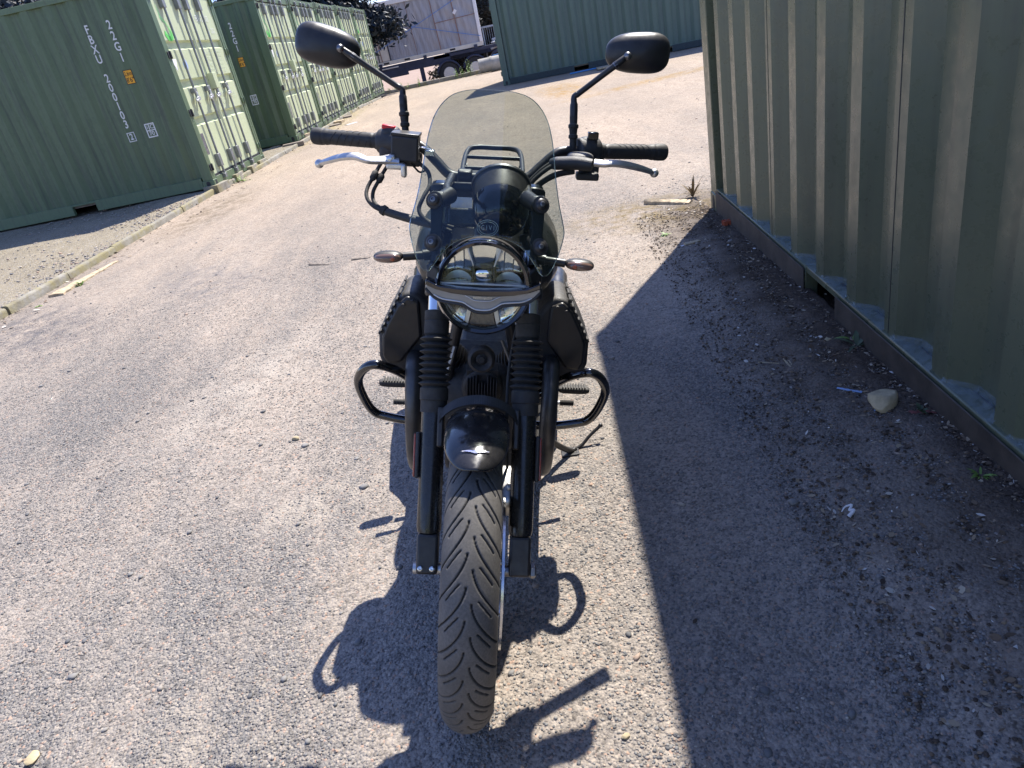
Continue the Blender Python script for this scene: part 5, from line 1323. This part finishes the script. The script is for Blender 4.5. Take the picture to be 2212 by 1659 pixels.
# ------------------------------------------------------------------ trailer with wrapped module behind the yard
TY = 37.0
tr = empty('semi_trailer', loc=(2.0, TY, -.35)); tag(tr, 'dark blue semi trailer with twin wheels under black mudguards, carrying the wrapped building module', 'trailer')
def tb(lo, hi, name, mat, par=tr, bev=.01):
    mb = MB(); o = V(2.0, TY, -.35); mb.b2(V(*lo) - o, V(*hi) - o); return mb.build(name, mat, par, bevel=bev, seg=1)
tb((-7.5, TY - .1, .62), (.4, TY + .15, 1.0), 'chassis_beam', 'chassis_dark'); tb((-.4, TY - .1, .86), (5.5, TY + .15, 1.0), 'chassis_beam', 'chassis_dark'); tb((-7.5, TY + 1.9, .66), (5.5, TY + 2.1, 1.0), 'chassis_beam', 'chassis_dark')
tb((-4.4, TY - .14, .48), (-1.7, TY + .1, .74), 'side_locker', 'chassis_dark'); tb((-2.9, TY - .16, .88), (-2.1, TY - .12, .93), 'side_guard', 'truck_cream')
tb((-1.15, TY - .05, .0), (-.95, TY + .15, .75), 'landing_leg', 'chassis_dark'); tb((-1.35, TY - .1, -.22), (-.75, TY + .25, -.14), 'landing_foot', 'chassis_dark')
for x in (-3.0, -.85, 1.6): tb((x, TY - .14, .94), (x + .16, TY - .10, 1.14), 'twist_lock', 'chassis_dark')
me = text_mesh('LOAD 12000 KG', .09, 'chassis_marking', xs=1.0)
for v in me.vertices: v.co = V(-.15 + v.co.x, TY - .106, .82 + v.co.y) - V(2.0, TY, -.35)
me.materials.clear(); me.materials.append(MATS['marking_white']); bpy.data.meshes.remove(me)
for x in (.22, 1.50, 2.78):
    mb = MB(); c = V(x - 2.0, -.05, .50); mb.lathe([(.29, -.13), (.42, -.14), (.49, -.10), (.50, 0), (.49, .10), (.42, .14), (.29, .13)], c, (0, 1, 0), 40, close=True)
    w_ = mb.build('wheel', 'rubber', tr)
    mb = MB(); mb.lathe([(.29, -.12), (.275, -.125), (.26, -.09), (.20, -.02), (.13, -.03), (.12, -.09), (.0, -.10)], c, (0, 1, 0), 40)
    for k in range(10):
        a = k * .628; mb.cyl(c + V(.155 * math.cos(a), -.03, .155 * math.sin(a)), c + V(.155 * math.cos(a), -.06, .155 * math.sin(a)), .014, 8)
    mb.build('rim', 'alloy_wheel', w_)
    mb = MB(); mb.grid(lambda u, v: c + V(-math.cos(math.pi * (.05 + .9 * u)) * .60, -.16 + v * .36, math.sin(math.pi * (.05 + .9 * u)) * .60), 20, 2); q = mb.build('mudguard', 'chassis_dark', tr); m_ = q.modifiers.new('t', 'SOLIDIFY'); m_.thickness = .09
mo = empty('wrapped_module', loc=(0, TY, 1.04)); tag(mo, 'white framed module wrapped in grey sheeting with blue straps, riding on the trailer', 'module')
def md(lo, hi, name, mat, bev=.01):
    mb = MB(); mb.b2(V(*lo) - V(0, 0, 1.04), V(*hi) - V(0, 0, 1.04))
    for v in mb.v: v.y -= TY * 0
    o = mb.build(name, mat, mo, bevel=bev, seg=1); return o
x0, x1 = -6.2, 2.06
md((x0, -.02, 1.04), (x1, .10, 1.22), 'base_rail', 'truck_cream'); md((x0, -.02, 3.50), (x1, .10, 3.68), 'top_rail', 'white_paint'); md((x0, .0, 3.64), (x1, 2.5, 3.7), 'roof', 'white_paint')
md((x1 - .14, -.03, 1.22), (x1, .10, 3.50), 'corner_post', 'white_paint'); md((x0, -.03, 1.22), (x0 + .14, .10, 3.50), 'corner_post', 'white_paint'); md((x1 - .1, .10, 1.04), (x1 + .03, 2.5, 3.7), 'end_wall', 'white_paint')
sh = MB()
def tarp(u, v):
    x = x0 + .14 + u * (x1 - x0 - .28); z = 1.22 + v * 2.28
    d = .035 * math.sin(x * 5 + math.sin(z * 2.1) * 1.3) * math.sin(v * math.pi) + .03 * math.sin((x * .8 + z) * 7) * (.4 + .6 * math.sin(x * .9)) + .012 * math.sin(x * 23 + z * 5)
    return V(x, .05 + d * .55, z - 1.04)
sh.grid(tarp, 260, 60); sh.build('sheeting', 'tarpaulin', mo, ang=80, recalc=False)
def strap(a, b, w, mat, name):
    mb = MB(); a, b = V(*a), V(*b); d = (b - a).normalized(); s_ = V(-d.z, 0, d.x) * w; n = 14; vs = []
    for i in range(n + 1):
        p = a.lerp(b, i / n) + V(0, -.045 - .008 * math.sin(i * 1.7), -1.04); vs += [p - s_, p + s_, p + s_ + V(0, .006, 0), p - s_ + V(0, .006, 0)]
    mb.add(vs, [(4 * i + k, 4 * i + (k + 1) % 4, 4 * i + 4 + (k + 1) % 4, 4 * i + 4 + k) for i in range(n) for k in range(4)]); mb.build(name, mat, mo, ang=0)
# blue diagonals, brown uprights and mid rails
strap((-2.52, 0, 2.88), (2.0, 0, 1.46), .012, 'blue_strap', 'blue_strap'); strap((-3.2, 0, 1.60), (1.9, 0, 3.45), .012, 'blue_strap', 'blue_strap')
strap((-6, 0, 3.3), (-2.52, 0, 2.05), .012, 'blue_strap', 'blue_strap')
for x_, w_ in ((-2.95, .022), (-2.42, .028), (-3.6, .022)): md((x_, -.04, 1.22), (x_ + w_ * 2, -.01, 3.5), 'panel_frame', 'chassis_dark', 0)
md((-6.0, -.012, 1.24), (-2.40, .02, 3.48), 'panel', 'truck_cream', 0)
for xa, w_ in ((-4.6, .012), (-2.85, .02), (-1.15, .012), (-.02, .02), (.95, .022)): strap((xa - .02, 0, 3.5), (xa + .06, 0, 1.22), w_, 'brown_strap', 'batten')
strap((-6.0, 0, 2.42), (-1.1, 0, 2.40), .010, 'brown_strap', 'mid_batten'); strap((.0, 0, 2.36), (1.92, 0, 2.42), .016, 'brown_strap', 'mid_batten')
mb = MB(); mb.box((1.02, -.06, 1.62), (.13, .01, .20), Matrix.Rotation(.7, 3, 'Y')); mb.build('label_sheet', 'label_white', mo)
for xx in (-2.75, -1.75, .45): md((xx, -.03, 1.09), (xx + .26, .0, 1.17), 'fork_pocket', 'gasket', 0)

# concrete pipe by the far kerb
mb = MB(); mb.lathe([(.19, 0), (.26, 0), (.26, .42), (.275, .45), (.29, .50), (.275, .55), (.27, .58), (.27, 1.5), (.19, 1.5)], (1.33, 29.8, .10 + .28), (1, -.02, 0), 40); tag(mb.build('concrete_pipe', 'concrete_pipe'), 'pale concrete drain pipe with a collar lying behind the far container corner', 'pipe')
mb = MB(); mb.tube([(1.9, 29.6, .67), (2.35, 29.6, .70)], .015, 8); tag(mb.build('blue_pipe', 'blue_plastic'), 'short blue pipe lying on top of the concrete drain pipe', 'pipe')
# railing behind
rg_ = MB()
for x in np.arange(0, 4.01, .11): rg_.cyl((x, 0, .1), (x, 0, 1.05), .009, 6)
rg_.b2((0, -.02, .08), (4, .02, .12))
ro = empty('railing', loc=(2.3, 39.5, .75)); rg_.build('bars', 'railing_grey', ro); mb = MB(); mb.b2((-.1, -.03, 1.02), (4.1, .03, 1.10)); mb.build('handrail', 'railing_grey', ro)
for x in (0, 2, 4): mb = MB(); mb.b2((x - .03, -.03, -1.1), (x + .03, .03, 1.05)); mb.build('post', 'railing_grey', ro)
tag(ro, 'grey metal railing of thin bars between the wrapped module and the far container', 'railing')
lb = MB(); rr_ = np.random.default_rng(4)
for k in range(14):
    a = V(2.35 + rr_.random() * .7, 38.2 + rr_.random(), .55 + rr_.random() * .65); lb.tube([a, a + V(.4 + rr_.random() * .6, rr_.random() * .3, (rr_.random() - .5) * .25)], .03 + .03 * rr_.random(), 8)
tag(lb.build('branch_pile', 'railing_grey'), 'heap of grey cut branches in front of the railing', 'branches', kind='stuff')
# board and blue bar by the far container
mb = MB(); mb.box((0, 0, .015), (1.6, .55, .03)); o = mb.build('board', 'wood_fresh', bevel=.004); o.location = (4.35, 17.95, .15); o.rotation_euler = (.0, 0, fa + .03); tag(o, 'weathered yellowish board lying against the far container bottom rail', 'board')
mb = MB(); mb.tube([(0, 0, .02), (1.1, 0, .025)], .018, 8); o = mb.build('blue_bar', 'blue_plastic'); o.location = (2.95, 18.35, .14); o.rotation_euler = (0, 0, fa + .04); tag(o, 'thin blue bar lying on the ground in the shade of the far container', 'bar')
mb = MB(); mb.box((0, 0, .02), (1.5, .5, .04)); o = mb.build('board', 'wood_grey', bevel=.004); o.location = (7.1, 17.6, .14); o.rotation_euler = (0, 0, fa + .1); tag(o, 'dark flat board on the ground right of the motorcycle right mirror, by the far container', 'board')

# ------------------------------------------------------------------ trees
def leaf_cloud(name, centres, n, size, mat, parent=None, seed=1, squash=.6):
    rg = np.random.default_rng(seed); C = np.array([c[:3] for c in centres]); Rr = np.array([c[3] for c in centres]); w = Rr ** 2; idx = rg.choice(len(C), n, p=w / w.sum())
    d = rg.normal(size=(n, 3)); d /= np.linalg.norm(d, axis=1)[:, None]; r_ = Rr[idx] * (rg.random(n) ** .45) * (1 + .25 * rg.normal(size=n))
    P = C[idx] + d * r_[:, None] * np.array([1, 1, squash]); s = size * (.5 + rg.random(n))
    a = rg.normal(size=(n, 3)); a /= np.linalg.norm(a, axis=1)[:, None]; b_ = np.cross(a, rg.normal(size=(n, 3))); b_ /= np.linalg.norm(b_, axis=1)[:, None]
    a *= s[:, None]; b_ *= (s * .38)[:, None]
    v = np.stack([P - a, P - a * .2 + b_, P + a, P - a * .2 - b_], 1).reshape(-1, 3)
    me = bpy.data.meshes.new(name); me.vertices.add(4 * n); me.vertices.foreach_set('co', v.reshape(-1).astype(np.float32)); me.loops.add(4 * n); me.loops.foreach_set('vertex_index', np.arange(4 * n, dtype=np.int32))
    me.polygons.add(n); me.polygons.foreach_set('loop_start', (np.arange(n) * 4).astype(np.int32)); me.polygons.foreach_set('loop_total', np.full(n, 4, np.int32)); me.update(calc_edges=True)
    me.materials.append(MATS[mat]); o = bpy.data.objects.new(name, me); COL.objects.link(o)
    if parent is not None: o.parent = parent
    return o
def tree(loc, h, cr_, ncl, nleaf, size, mat, label, seed, low=.35, squash=.6, name='tree', spread=1.0):
    root = empty(name, loc=loc); tag(root, label, 'tree'); rg = random.Random(seed)
    tk = MB(); tk.tube(sm([V(0, 0, -.3), V(.05, 0, h * .3), V(-.08, .05, h * .6), V(.05, 0, h * .9)], 5), [h * .035, h * .026, h * .016, h * .004], 10)
    cs = []
    for k in range(ncl):
        z = h * (low + (1 - low) * rg.random()); u = (z / h - low) / (1 - low); a = rg.random() * 6.283; rr = cr_ * (1 - .65 * u) * (.35 + .65 * rg.random()) * spread
        p = V(rr * math.cos(a), rr * math.sin(a), z); cs.append((p.x, p.y, p.z, cr_ * (.16 + .16 * rg.random())))
        if k % 2 == 0: tk.tube([V(0, 0, z * .8), V(p.x * .5, p.y * .5, z * .92), p], [h * .010, h * .006, h * .002], 6)
    tk.build('trunk', 'bark', root); leaf_cloud('crown', cs, nleaf, size, mat, root, seed, squash); return root
tree((-5.1, 31.5, .1), 9.0, 3.4, 170, 190000, .12, 'leaf_backlit', 'evergreen in painted backlit blue, with drooping boughs over the end of the left container row', 3, low=.26, name='evergreen_tree')
tree((-14, 27, .1), 9.0, 4.0, 50, 16000, .12, 'leaf_backlit', 'dark tree rising behind the nearest left container', 5, low=.25)
tree((3.1, 43, -.3), 9.0, 3.6, 120, 120000, .11, 'leaf_hedge', 'brownish thinly leaved tree in the gap right of the wrapped module', 9, low=.03, name='bush_tree')
tree((-9, 47, -.3), 11.0, 5.0, 50, 15000, .16, 'leaf_backlit', 'tall dark tree far behind the trailer, left of the others', 12, low=.15)
tree((11, 46, -.3), 11.0, 5.0, 50, 15000, .16, 'leaf_backlit', 'tall dark tree hidden behind the far container', 13, low=.15)

# ------------------------------------------------------------------ weeds and small things
def weed(loc, n, ln, wd, mat, label, seed, up=.8, cat='weed', droop=.5, name='weed', group=None):
    rg = random.Random(seed); mb = MB()
    for k in range(n):
        a = rg.random() * 6.283; l = ln * (.5 + .6 * rg.random()); w_ = wd * (.6 + .6 * rg.random()); d = V(math.cos(a), math.sin(a), 0); s_ = V(-d.y, d.x, 0); st = up * (.5 + .7 * rg.random())
        vs = []; m_ = 6
        for i in range(m_ + 1):
            u = i / m_; p = d * (l * u * (1 - .3 * st)) + V(0, 0, l * (st * u - droop * u * u * (.6 + .6 * rg.random() * 0 + .3))); ww = w_ * math.sin(math.pi * min(1, .12 + .88 * u)) if i < m_ else .0004
            vs += [p - s_ * ww + V(0, 0, .15 * ww), p, p + s_ * ww + V(0, 0, .15 * ww)]
        mb.add(vs, [(3 * i + k2, 3 * i + k2 + 1, 3 * i + 4 + k2, 3 * i + 3 + k2) for i in range(m_) for k2 in (0, 1)])
    o = mb.build(name, mat, ang=80, recalc=False); o.location = loc; return tag(o, label, cat, group)
def stalky(loc, n, h, label, seed, mat='leaf_weed', name='weed'):
    rg = random.Random(seed); root = empty(name, loc=loc); tag(root, label, 'weed'); st = MB(); lf = MB()
    for k in range(n):
        a = rg.random() * 6.283; b0 = V(math.cos(a) * .12 * rg.random() * n * .3, math.sin(a) * .10, 0); t_ = b0 + V(rg.uniform(-.06, .06), rg.uniform(-.06, .06), h * rg.uniform(.6, 1.0)); st.tube([b0, b0.lerp(t_, .5) + V(.01, 0, 0), t_], .004, 5)
        for i in range(9):
            p = b0.lerp(t_, .25 + .09 * i); a2 = i * 2.4 + k; d = V(math.cos(a2), math.sin(a2), .35) * (.085 * (1.15 - i * .08)); s_ = V(-d.y, d.x, 0) * .30
            lf.add([p, p + d * .45 + s_, p + d, p + d * .45 - s_], [(0, 1, 2, 3)])
    st.build('stem', mat, root); lf.build('leaves', mat, root, ang=0, recalc=False)
for i, (px, py, n, h, lab) in enumerate([(868, 176, 9, .34, 'leafy green weeds behind the far kerb, left of the trailer leg'), (901, 172, 3, .40, 'broad leaved weed in front of the trailer landing leg'), (983, 157, 4, .42, 'tall nettle like weed before the first trailer wheel'), (1001, 156, 4, .45, 'tall weed between the two trailer wheels'), (1016, 155, 5, .62, 'tallest flowering weed beside the concrete pipe'), (1062, 151, 3, .22, 'low weed at the foot of the concrete pipe'), (841, 188, 5, .22, 'small green weeds at the end of the left container row')]):
    d = ray(px, py); d /= d.y; stalky((d.x * 30.3, 30.35, .11), n, h, lab, 20 + i)
weed(G(1850, 748), 9, .10, .010, 'leaf_dull', 'green leafy weed at the foot of the olive container, before the fork pocket', 31, up=.9)
weed(G(1842, 735), 5, .07, .008, 'leaf_weed', 'small bright weed beside the leafy one at the olive container', 32, up=.9)
weed(G(1987, 893), 15, .060, .008, 'leaf_red', 'rosette weed with red leaves at the olive container rail', 33, up=.35)
weed(G(1989, 888, .01), 7, .035, .006, 'leaf_dull', 'green heart of the red leaved rosette weed', 34, up=.9)
weed(G(2118, 1030), 14, .045, .004, 'leaf_weed', 'tuft of small green weed lowest along the olive container rail', 35, up=.8)
weed(G(1438, 508), 12, .05, .006, 'leaf_weed', 'tiny green weed on the road at the edge of the big shadow', 36, up=.6)
weed(G(1497, 425), 16, .16, .010, 'leaf_dead', 'dry brown weed standing at the olive container corner', 37, up=1.2)
weed(G(178, 615), 20, .10, .006, 'leaf_weed', 'grass tuft between the kerb and the broken plank end', 38, up=.9, name='grass_tuft', cat='grass')
weed(G(83, 662), 8, .06, .008, 'leaf_weed', 'small green weed by the kerb at the left edge', 39, up=.5)
weed(G(455, 413), 14, .12, .007, 'leaf_weed', 'grass tuft at the near left container corner', 40, up=.8, name='grass_tuft', cat='grass')
weed(G(523, 392), 22, .20, .008, 'leaf_weed', 'green tuft at the blocks below the locking bars', 41, up=.8, name='grass_tuft', cat='grass')
weed(G(580, 350), 16, .18, .009, 'straw', 'dry grass tuft at the gap between the first two left containers', 42, up=.5, name='grass_tuft', cat='grass')
weed(G(665, 300), 16, .2, .010, 'leaf_weed', 'grass tuft beyond the left grip at the second container corner', 43, up=.7, name='grass_tuft', cat='grass')

def sliver(a, b, w0, w1, th, name, mat, label, cat, z=.0, seed=0, ragged=.3):
    """splintered piece of wood from ground point a to b"""
    rg = random.Random(seed); a, b = Vector(a), Vector(b); d = b - a; s_ = V(-d.y, d.x, 0).normalized(); n = 16; vs = []
    for i in range(n + 1):
        u = i / n; w_ = (w0 + (w1 - w0) * u) * .5; p = a.lerp(b, u) + V(0, 0, z)
        l_, r_ = w_ * (1 - ragged * rg.random()), w_ * (1 - ragged * .4 * rg.random()); t_ = th * (1 - .5 * u) * (.8 + .3 * rg.random())
        vs += [p - s_ * l_, p + s_ * r_, p + s_ * r_ + V(0, 0, t_), p + V(0, 0, t_ * (1.1 + .2 * rg.random())), p - s_ * l_ + V(0, 0, t_ * .8)]
    mb = MB(); mb.add(vs, [(5 * i + k, 5 * i + (k + 1) % 5, 5 * i + 5 + (k + 1) % 5, 5 * i + 5 + k) for i in range(n) for k in range(5)] + [(4, 3, 2, 1, 0), tuple(5 * n + k for k in range(5))])
    return tag(mb.build(name, mat, ang=30), label, cat)
sliver(G(122, 640), G(252, 566), .17, .06, .022, 'broken_plank', 'wood_fresh', 'splintered pale plank lying along the kerb at the left', 'plank', seed=3, ragged=.55)
sliver(G(1392, 441), G(1492, 438), .02, .085, .03, 'wood_stick', 'wood_fresh', 'flat yellow stake lying at the olive container corner', 'stake', seed=4)
sliver(G(1480, 531), G(1512, 520), .035, .03, .014, 'wood_chip', 'straw', 'short pale yellow stick on the shaded ground below the container corner', 'stick', seed=5)
sliver(G(1472, 533), G(1480, 530), .02, .02, .006, 'paper_scrap', 'paper', 'small white paper tip at the end of the yellow stick', 'paper', seed=5)
sliver(G(1692, 776), G(1716, 802), .006, .008, .004, 'twig', 'straw', 'pale forked twig in the shade left of the rock', 'twig', seed=6)
sliver(G(1704, 779), G(1719, 802), .004, .006, .003, 'twig', 'straw', 'thin twig lying beside the forked one', 'twig', seed=7)
sliver(G(1638, 783), G(1683, 785), .006, .006, .003, 'twig', 'straw', 'thin straight twig left of the forked one', 'twig', seed=8)
sliver(G(1838, 768), G(1898, 815), .008, .004, .006, 'twig', 'wood_grey', 'longest twig lying between the weed and the rock', 'twig', seed=9)
sliver(G(1808, 840), G(1862, 848), .010, .010, .005, 'plastic_strip', 'sticker_blue', 'bluish torn strip left of the rock', 'strip', seed=10)
sliver(G(1888, 885), G(1935, 883), .022, .004, .003, 'plastic_scrap', 'sticker_blue', 'light blue plastic scrap under the rock edge', 'scrap', seed=11)
sliver(G(748, 271), G(770, 264), .10, .12, .012, 'paper_strip', 'paper', 'white strip lying on the road by the left container row', 'paper', seed=12, ragged=.05)
sliver(G(1788, 1378), G(1811, 1330), .003, .006, .003, 'twig', 'wood_grey', 'dark bent twig low in the big shade', 'twig', seed=14)
sliver(G(668, 573), G(710, 572), .02, .012, .012, 'twig', 'wood_grey', 'brown stick on the sunlit road at the left', 'twig', seed=15)
sliver(G(760, 562), G(800, 557), .02, .012, .012, 'twig', 'wood_grey', 'longer brown stick on the sunlit road left of the indicator', 'twig', seed=16)
# stacked bits of timber by the containers
for i, (px, py, dx, dy, dz, rz, lab) in enumerate([(636, 318, .42, .20, .09, .2, 'squared timber block by the second left container corner'), (655, 303, .3, .2, .12, -.4, 'timber block behind the squared one'), (712, 274, .55, .3, .03, .4, 'flat board at the third left container'), (722, 268, .5, .25, .06, -.2, 'board leaning over the flat one'), (740, 256, .5, .3, .04, .1, 'thin board farthest along the left row'), (598, 322, .5, .12, .06, 1.3, 'timber edging in the gap between the first two left containers')]):
    p = G(px, py); block(p.x, p.y, p.z, dx, dy, dz, rz, 'timber_block', 'wood_fresh' if i % 2 else 'wood_grey', lab, 'timber', 'timber scraps along the left row')
# rock
def rock(loc, rx, ry, rz, seed, name, mat, label):
    rg = np.random.default_rng(seed); bm = bmesh.new(); bmesh.ops.create_icosphere(bm, subdivisions=4, radius=1)
    ns = [(rg.normal(size=3), .55 + .35 * rg.random()) for _ in range(16)]
    for v in bm.verts:
        p = np.array(v.co)
        for n_, dd in ns:
            n_ = n_ / np.linalg.norm(n_); t_ = p @ n_
            if t_ > dd: p = p - n_ * (t_ - dd) * .85
        p += .02 * np.sin(p * 9 + seed)[[1, 2, 0]]; v.co = V(p[0] * rx, p[1] * ry, max(-.3, p[2]) * rz)
    me = bpy.data.meshes.new(name); bm.to_mesh(me); bm.free(); me.materials.append(MATS[mat]); me.shade_smooth(); me.set_sharp_from_angle(angle=R(28)); o = bpy.data.objects.new(name, me); COL.objects.link(o); o.location = Vector(loc) + V(0, 0, rz * .28); o.rotation_euler = (0, 0, seed); return tag(o, label, 'rock')
rock(G(1904, 872), .062, .046, .048, 4, 'rock', 'stone_pale', 'pale yellow rock on the soil beside the olive container')
rock(G(405, 450) , .09, .07, .05, 6, 'rock', 'stone_pale', 'grey stone on the kerb below the nearest left container')
for i, (px, py, s_, lab) in enumerate([(1788, 735, .014, 'small white stone by the leafy weed'), (70, 1642, .022, 'pale stone near the bottom left corner'), (640, 949, .018, 'dark stone on the road left of the motorcycle'), (1352, 1592, .010, 'reddish pebble at the bottom edge of the big shadow')]):
    rock(G(px, py), s_, s_ * .8, s_ * .6, 7 + i, 'stone', 'stone_pale', lab)
# twisted paper, orange tag
mb = MB(); p = G(1836, 1112); mb.tube(sm([p + V(-.01, -.012, .006), p + V(.006, -.008, .02), p + V(.0, .004, .012), p + V(.01, .010, .022), p + V(-.004, .018, .014), p + V(-.016, .012, .005)], 5), [.005, .004, .003, .0035, .002, .0015], 8); tag(mb.build('paper_twist', 'paper'), 'twisted white paper scrap in the middle of the big shade', 'paper')
mb = MB(); p = G(1572, 487)
for dx in (-.016, .016):
    mb.b2(p + V(dx - .013, -.02, .002), p + V(dx + .013, -.012, .034)); mb.b2(p + V(dx - .013, .012, .002), p + V(dx + .013, .02, .034)); mb.b2(p + V(dx - .013, -.004, .012), p + V(dx + .013, .004, .030))
tag(mb.build('plastic_spacer', 'orange_plastic'), 'small orange plastic block at the container foot in the shade', 'plastic block')
# litter: leaves, chips and twigs on the soil strip and in the shade
def litter(name, n, reg, smin, smax, seed):
    rg = np.random.default_rng(seed); P = reg(rg, n); n = len(P); a = rg.random(n) * 6.283; s = smin + (smax - smin) * rg.random(n) ** 2.5; asp = np.where(rg.random(n) < .35, .08, .25 + .4 * rg.random(n))
    d = np.stack([np.cos(a), np.sin(a), .18 * rg.normal(size=n)], 1) * s[:, None]; e = np.stack([-np.sin(a), np.cos(a), .3 * rg.normal(size=n)], 1) * (s * asp)[:, None]
    z = np.array([gz(p[0], p[1]) for p in P]) + .004 + .35 * s * rg.random(n); C = np.stack([P[:, 0], P[:, 1], z], 1)
    v = np.stack([C - d, C - d * .3 + e, C + d * .5 + e * .8, C + d, C + d * .3 - e, C - d * .4 - e * .9], 1).reshape(-1, 3)
    me = bpy.data.meshes.new(name); me.vertices.add(6 * n); me.vertices.foreach_set('co', v.reshape(-1).astype(np.float32)); me.loops.add(6 * n); me.loops.foreach_set('vertex_index', np.arange(6 * n, dtype=np.int32))
    me.polygons.add(n); me.polygons.foreach_set('loop_start', (np.arange(n) * 6).astype(np.int32)); me.polygons.foreach_set('loop_total', np.full(n, 6, np.int32)); me.update(calc_edges=True)
    at = me.attributes.new('tone', 'FLOAT', 'POINT'); at.data.foreach_set('value', np.repeat(rg.random(n) ** 1.15, 6).astype(np.float32)); me.materials.append(MATS['litter']); o = bpy.data.objects.new(name, me); COL.objects.link(o); return tag(o, kind='stuff')
def reg_l1(rg, n):
    y = .3 + 4.6 * rg.random(n); return np.stack([1.574 + .1192 * (y - 4.67) - .005 - .46 * rg.random(n) ** 1.9, y], 1)
litter('leaf_litter', 9000, reg_l1, .002, .012, 41)
def reg_l2(rg, n):
    y = .5 + 5 * rg.random(n); return np.stack([.2 + 1.25 * rg.random(n), y], 1)[:]
litter('scattered_litter', 90, reg_l2, .002, .010, 42)
def reg_l3(rg, n):
    y = 5 + 22 * rg.random(n); x = np.interp(y, [a[1] for a in KP], [a[0] for a in KP]) + .05 + .5 * rg.random(n) ** 2.2; return np.stack([x, y], 1)
litter('kerbside_litter', 1400, reg_l3, .005, .030, 43)
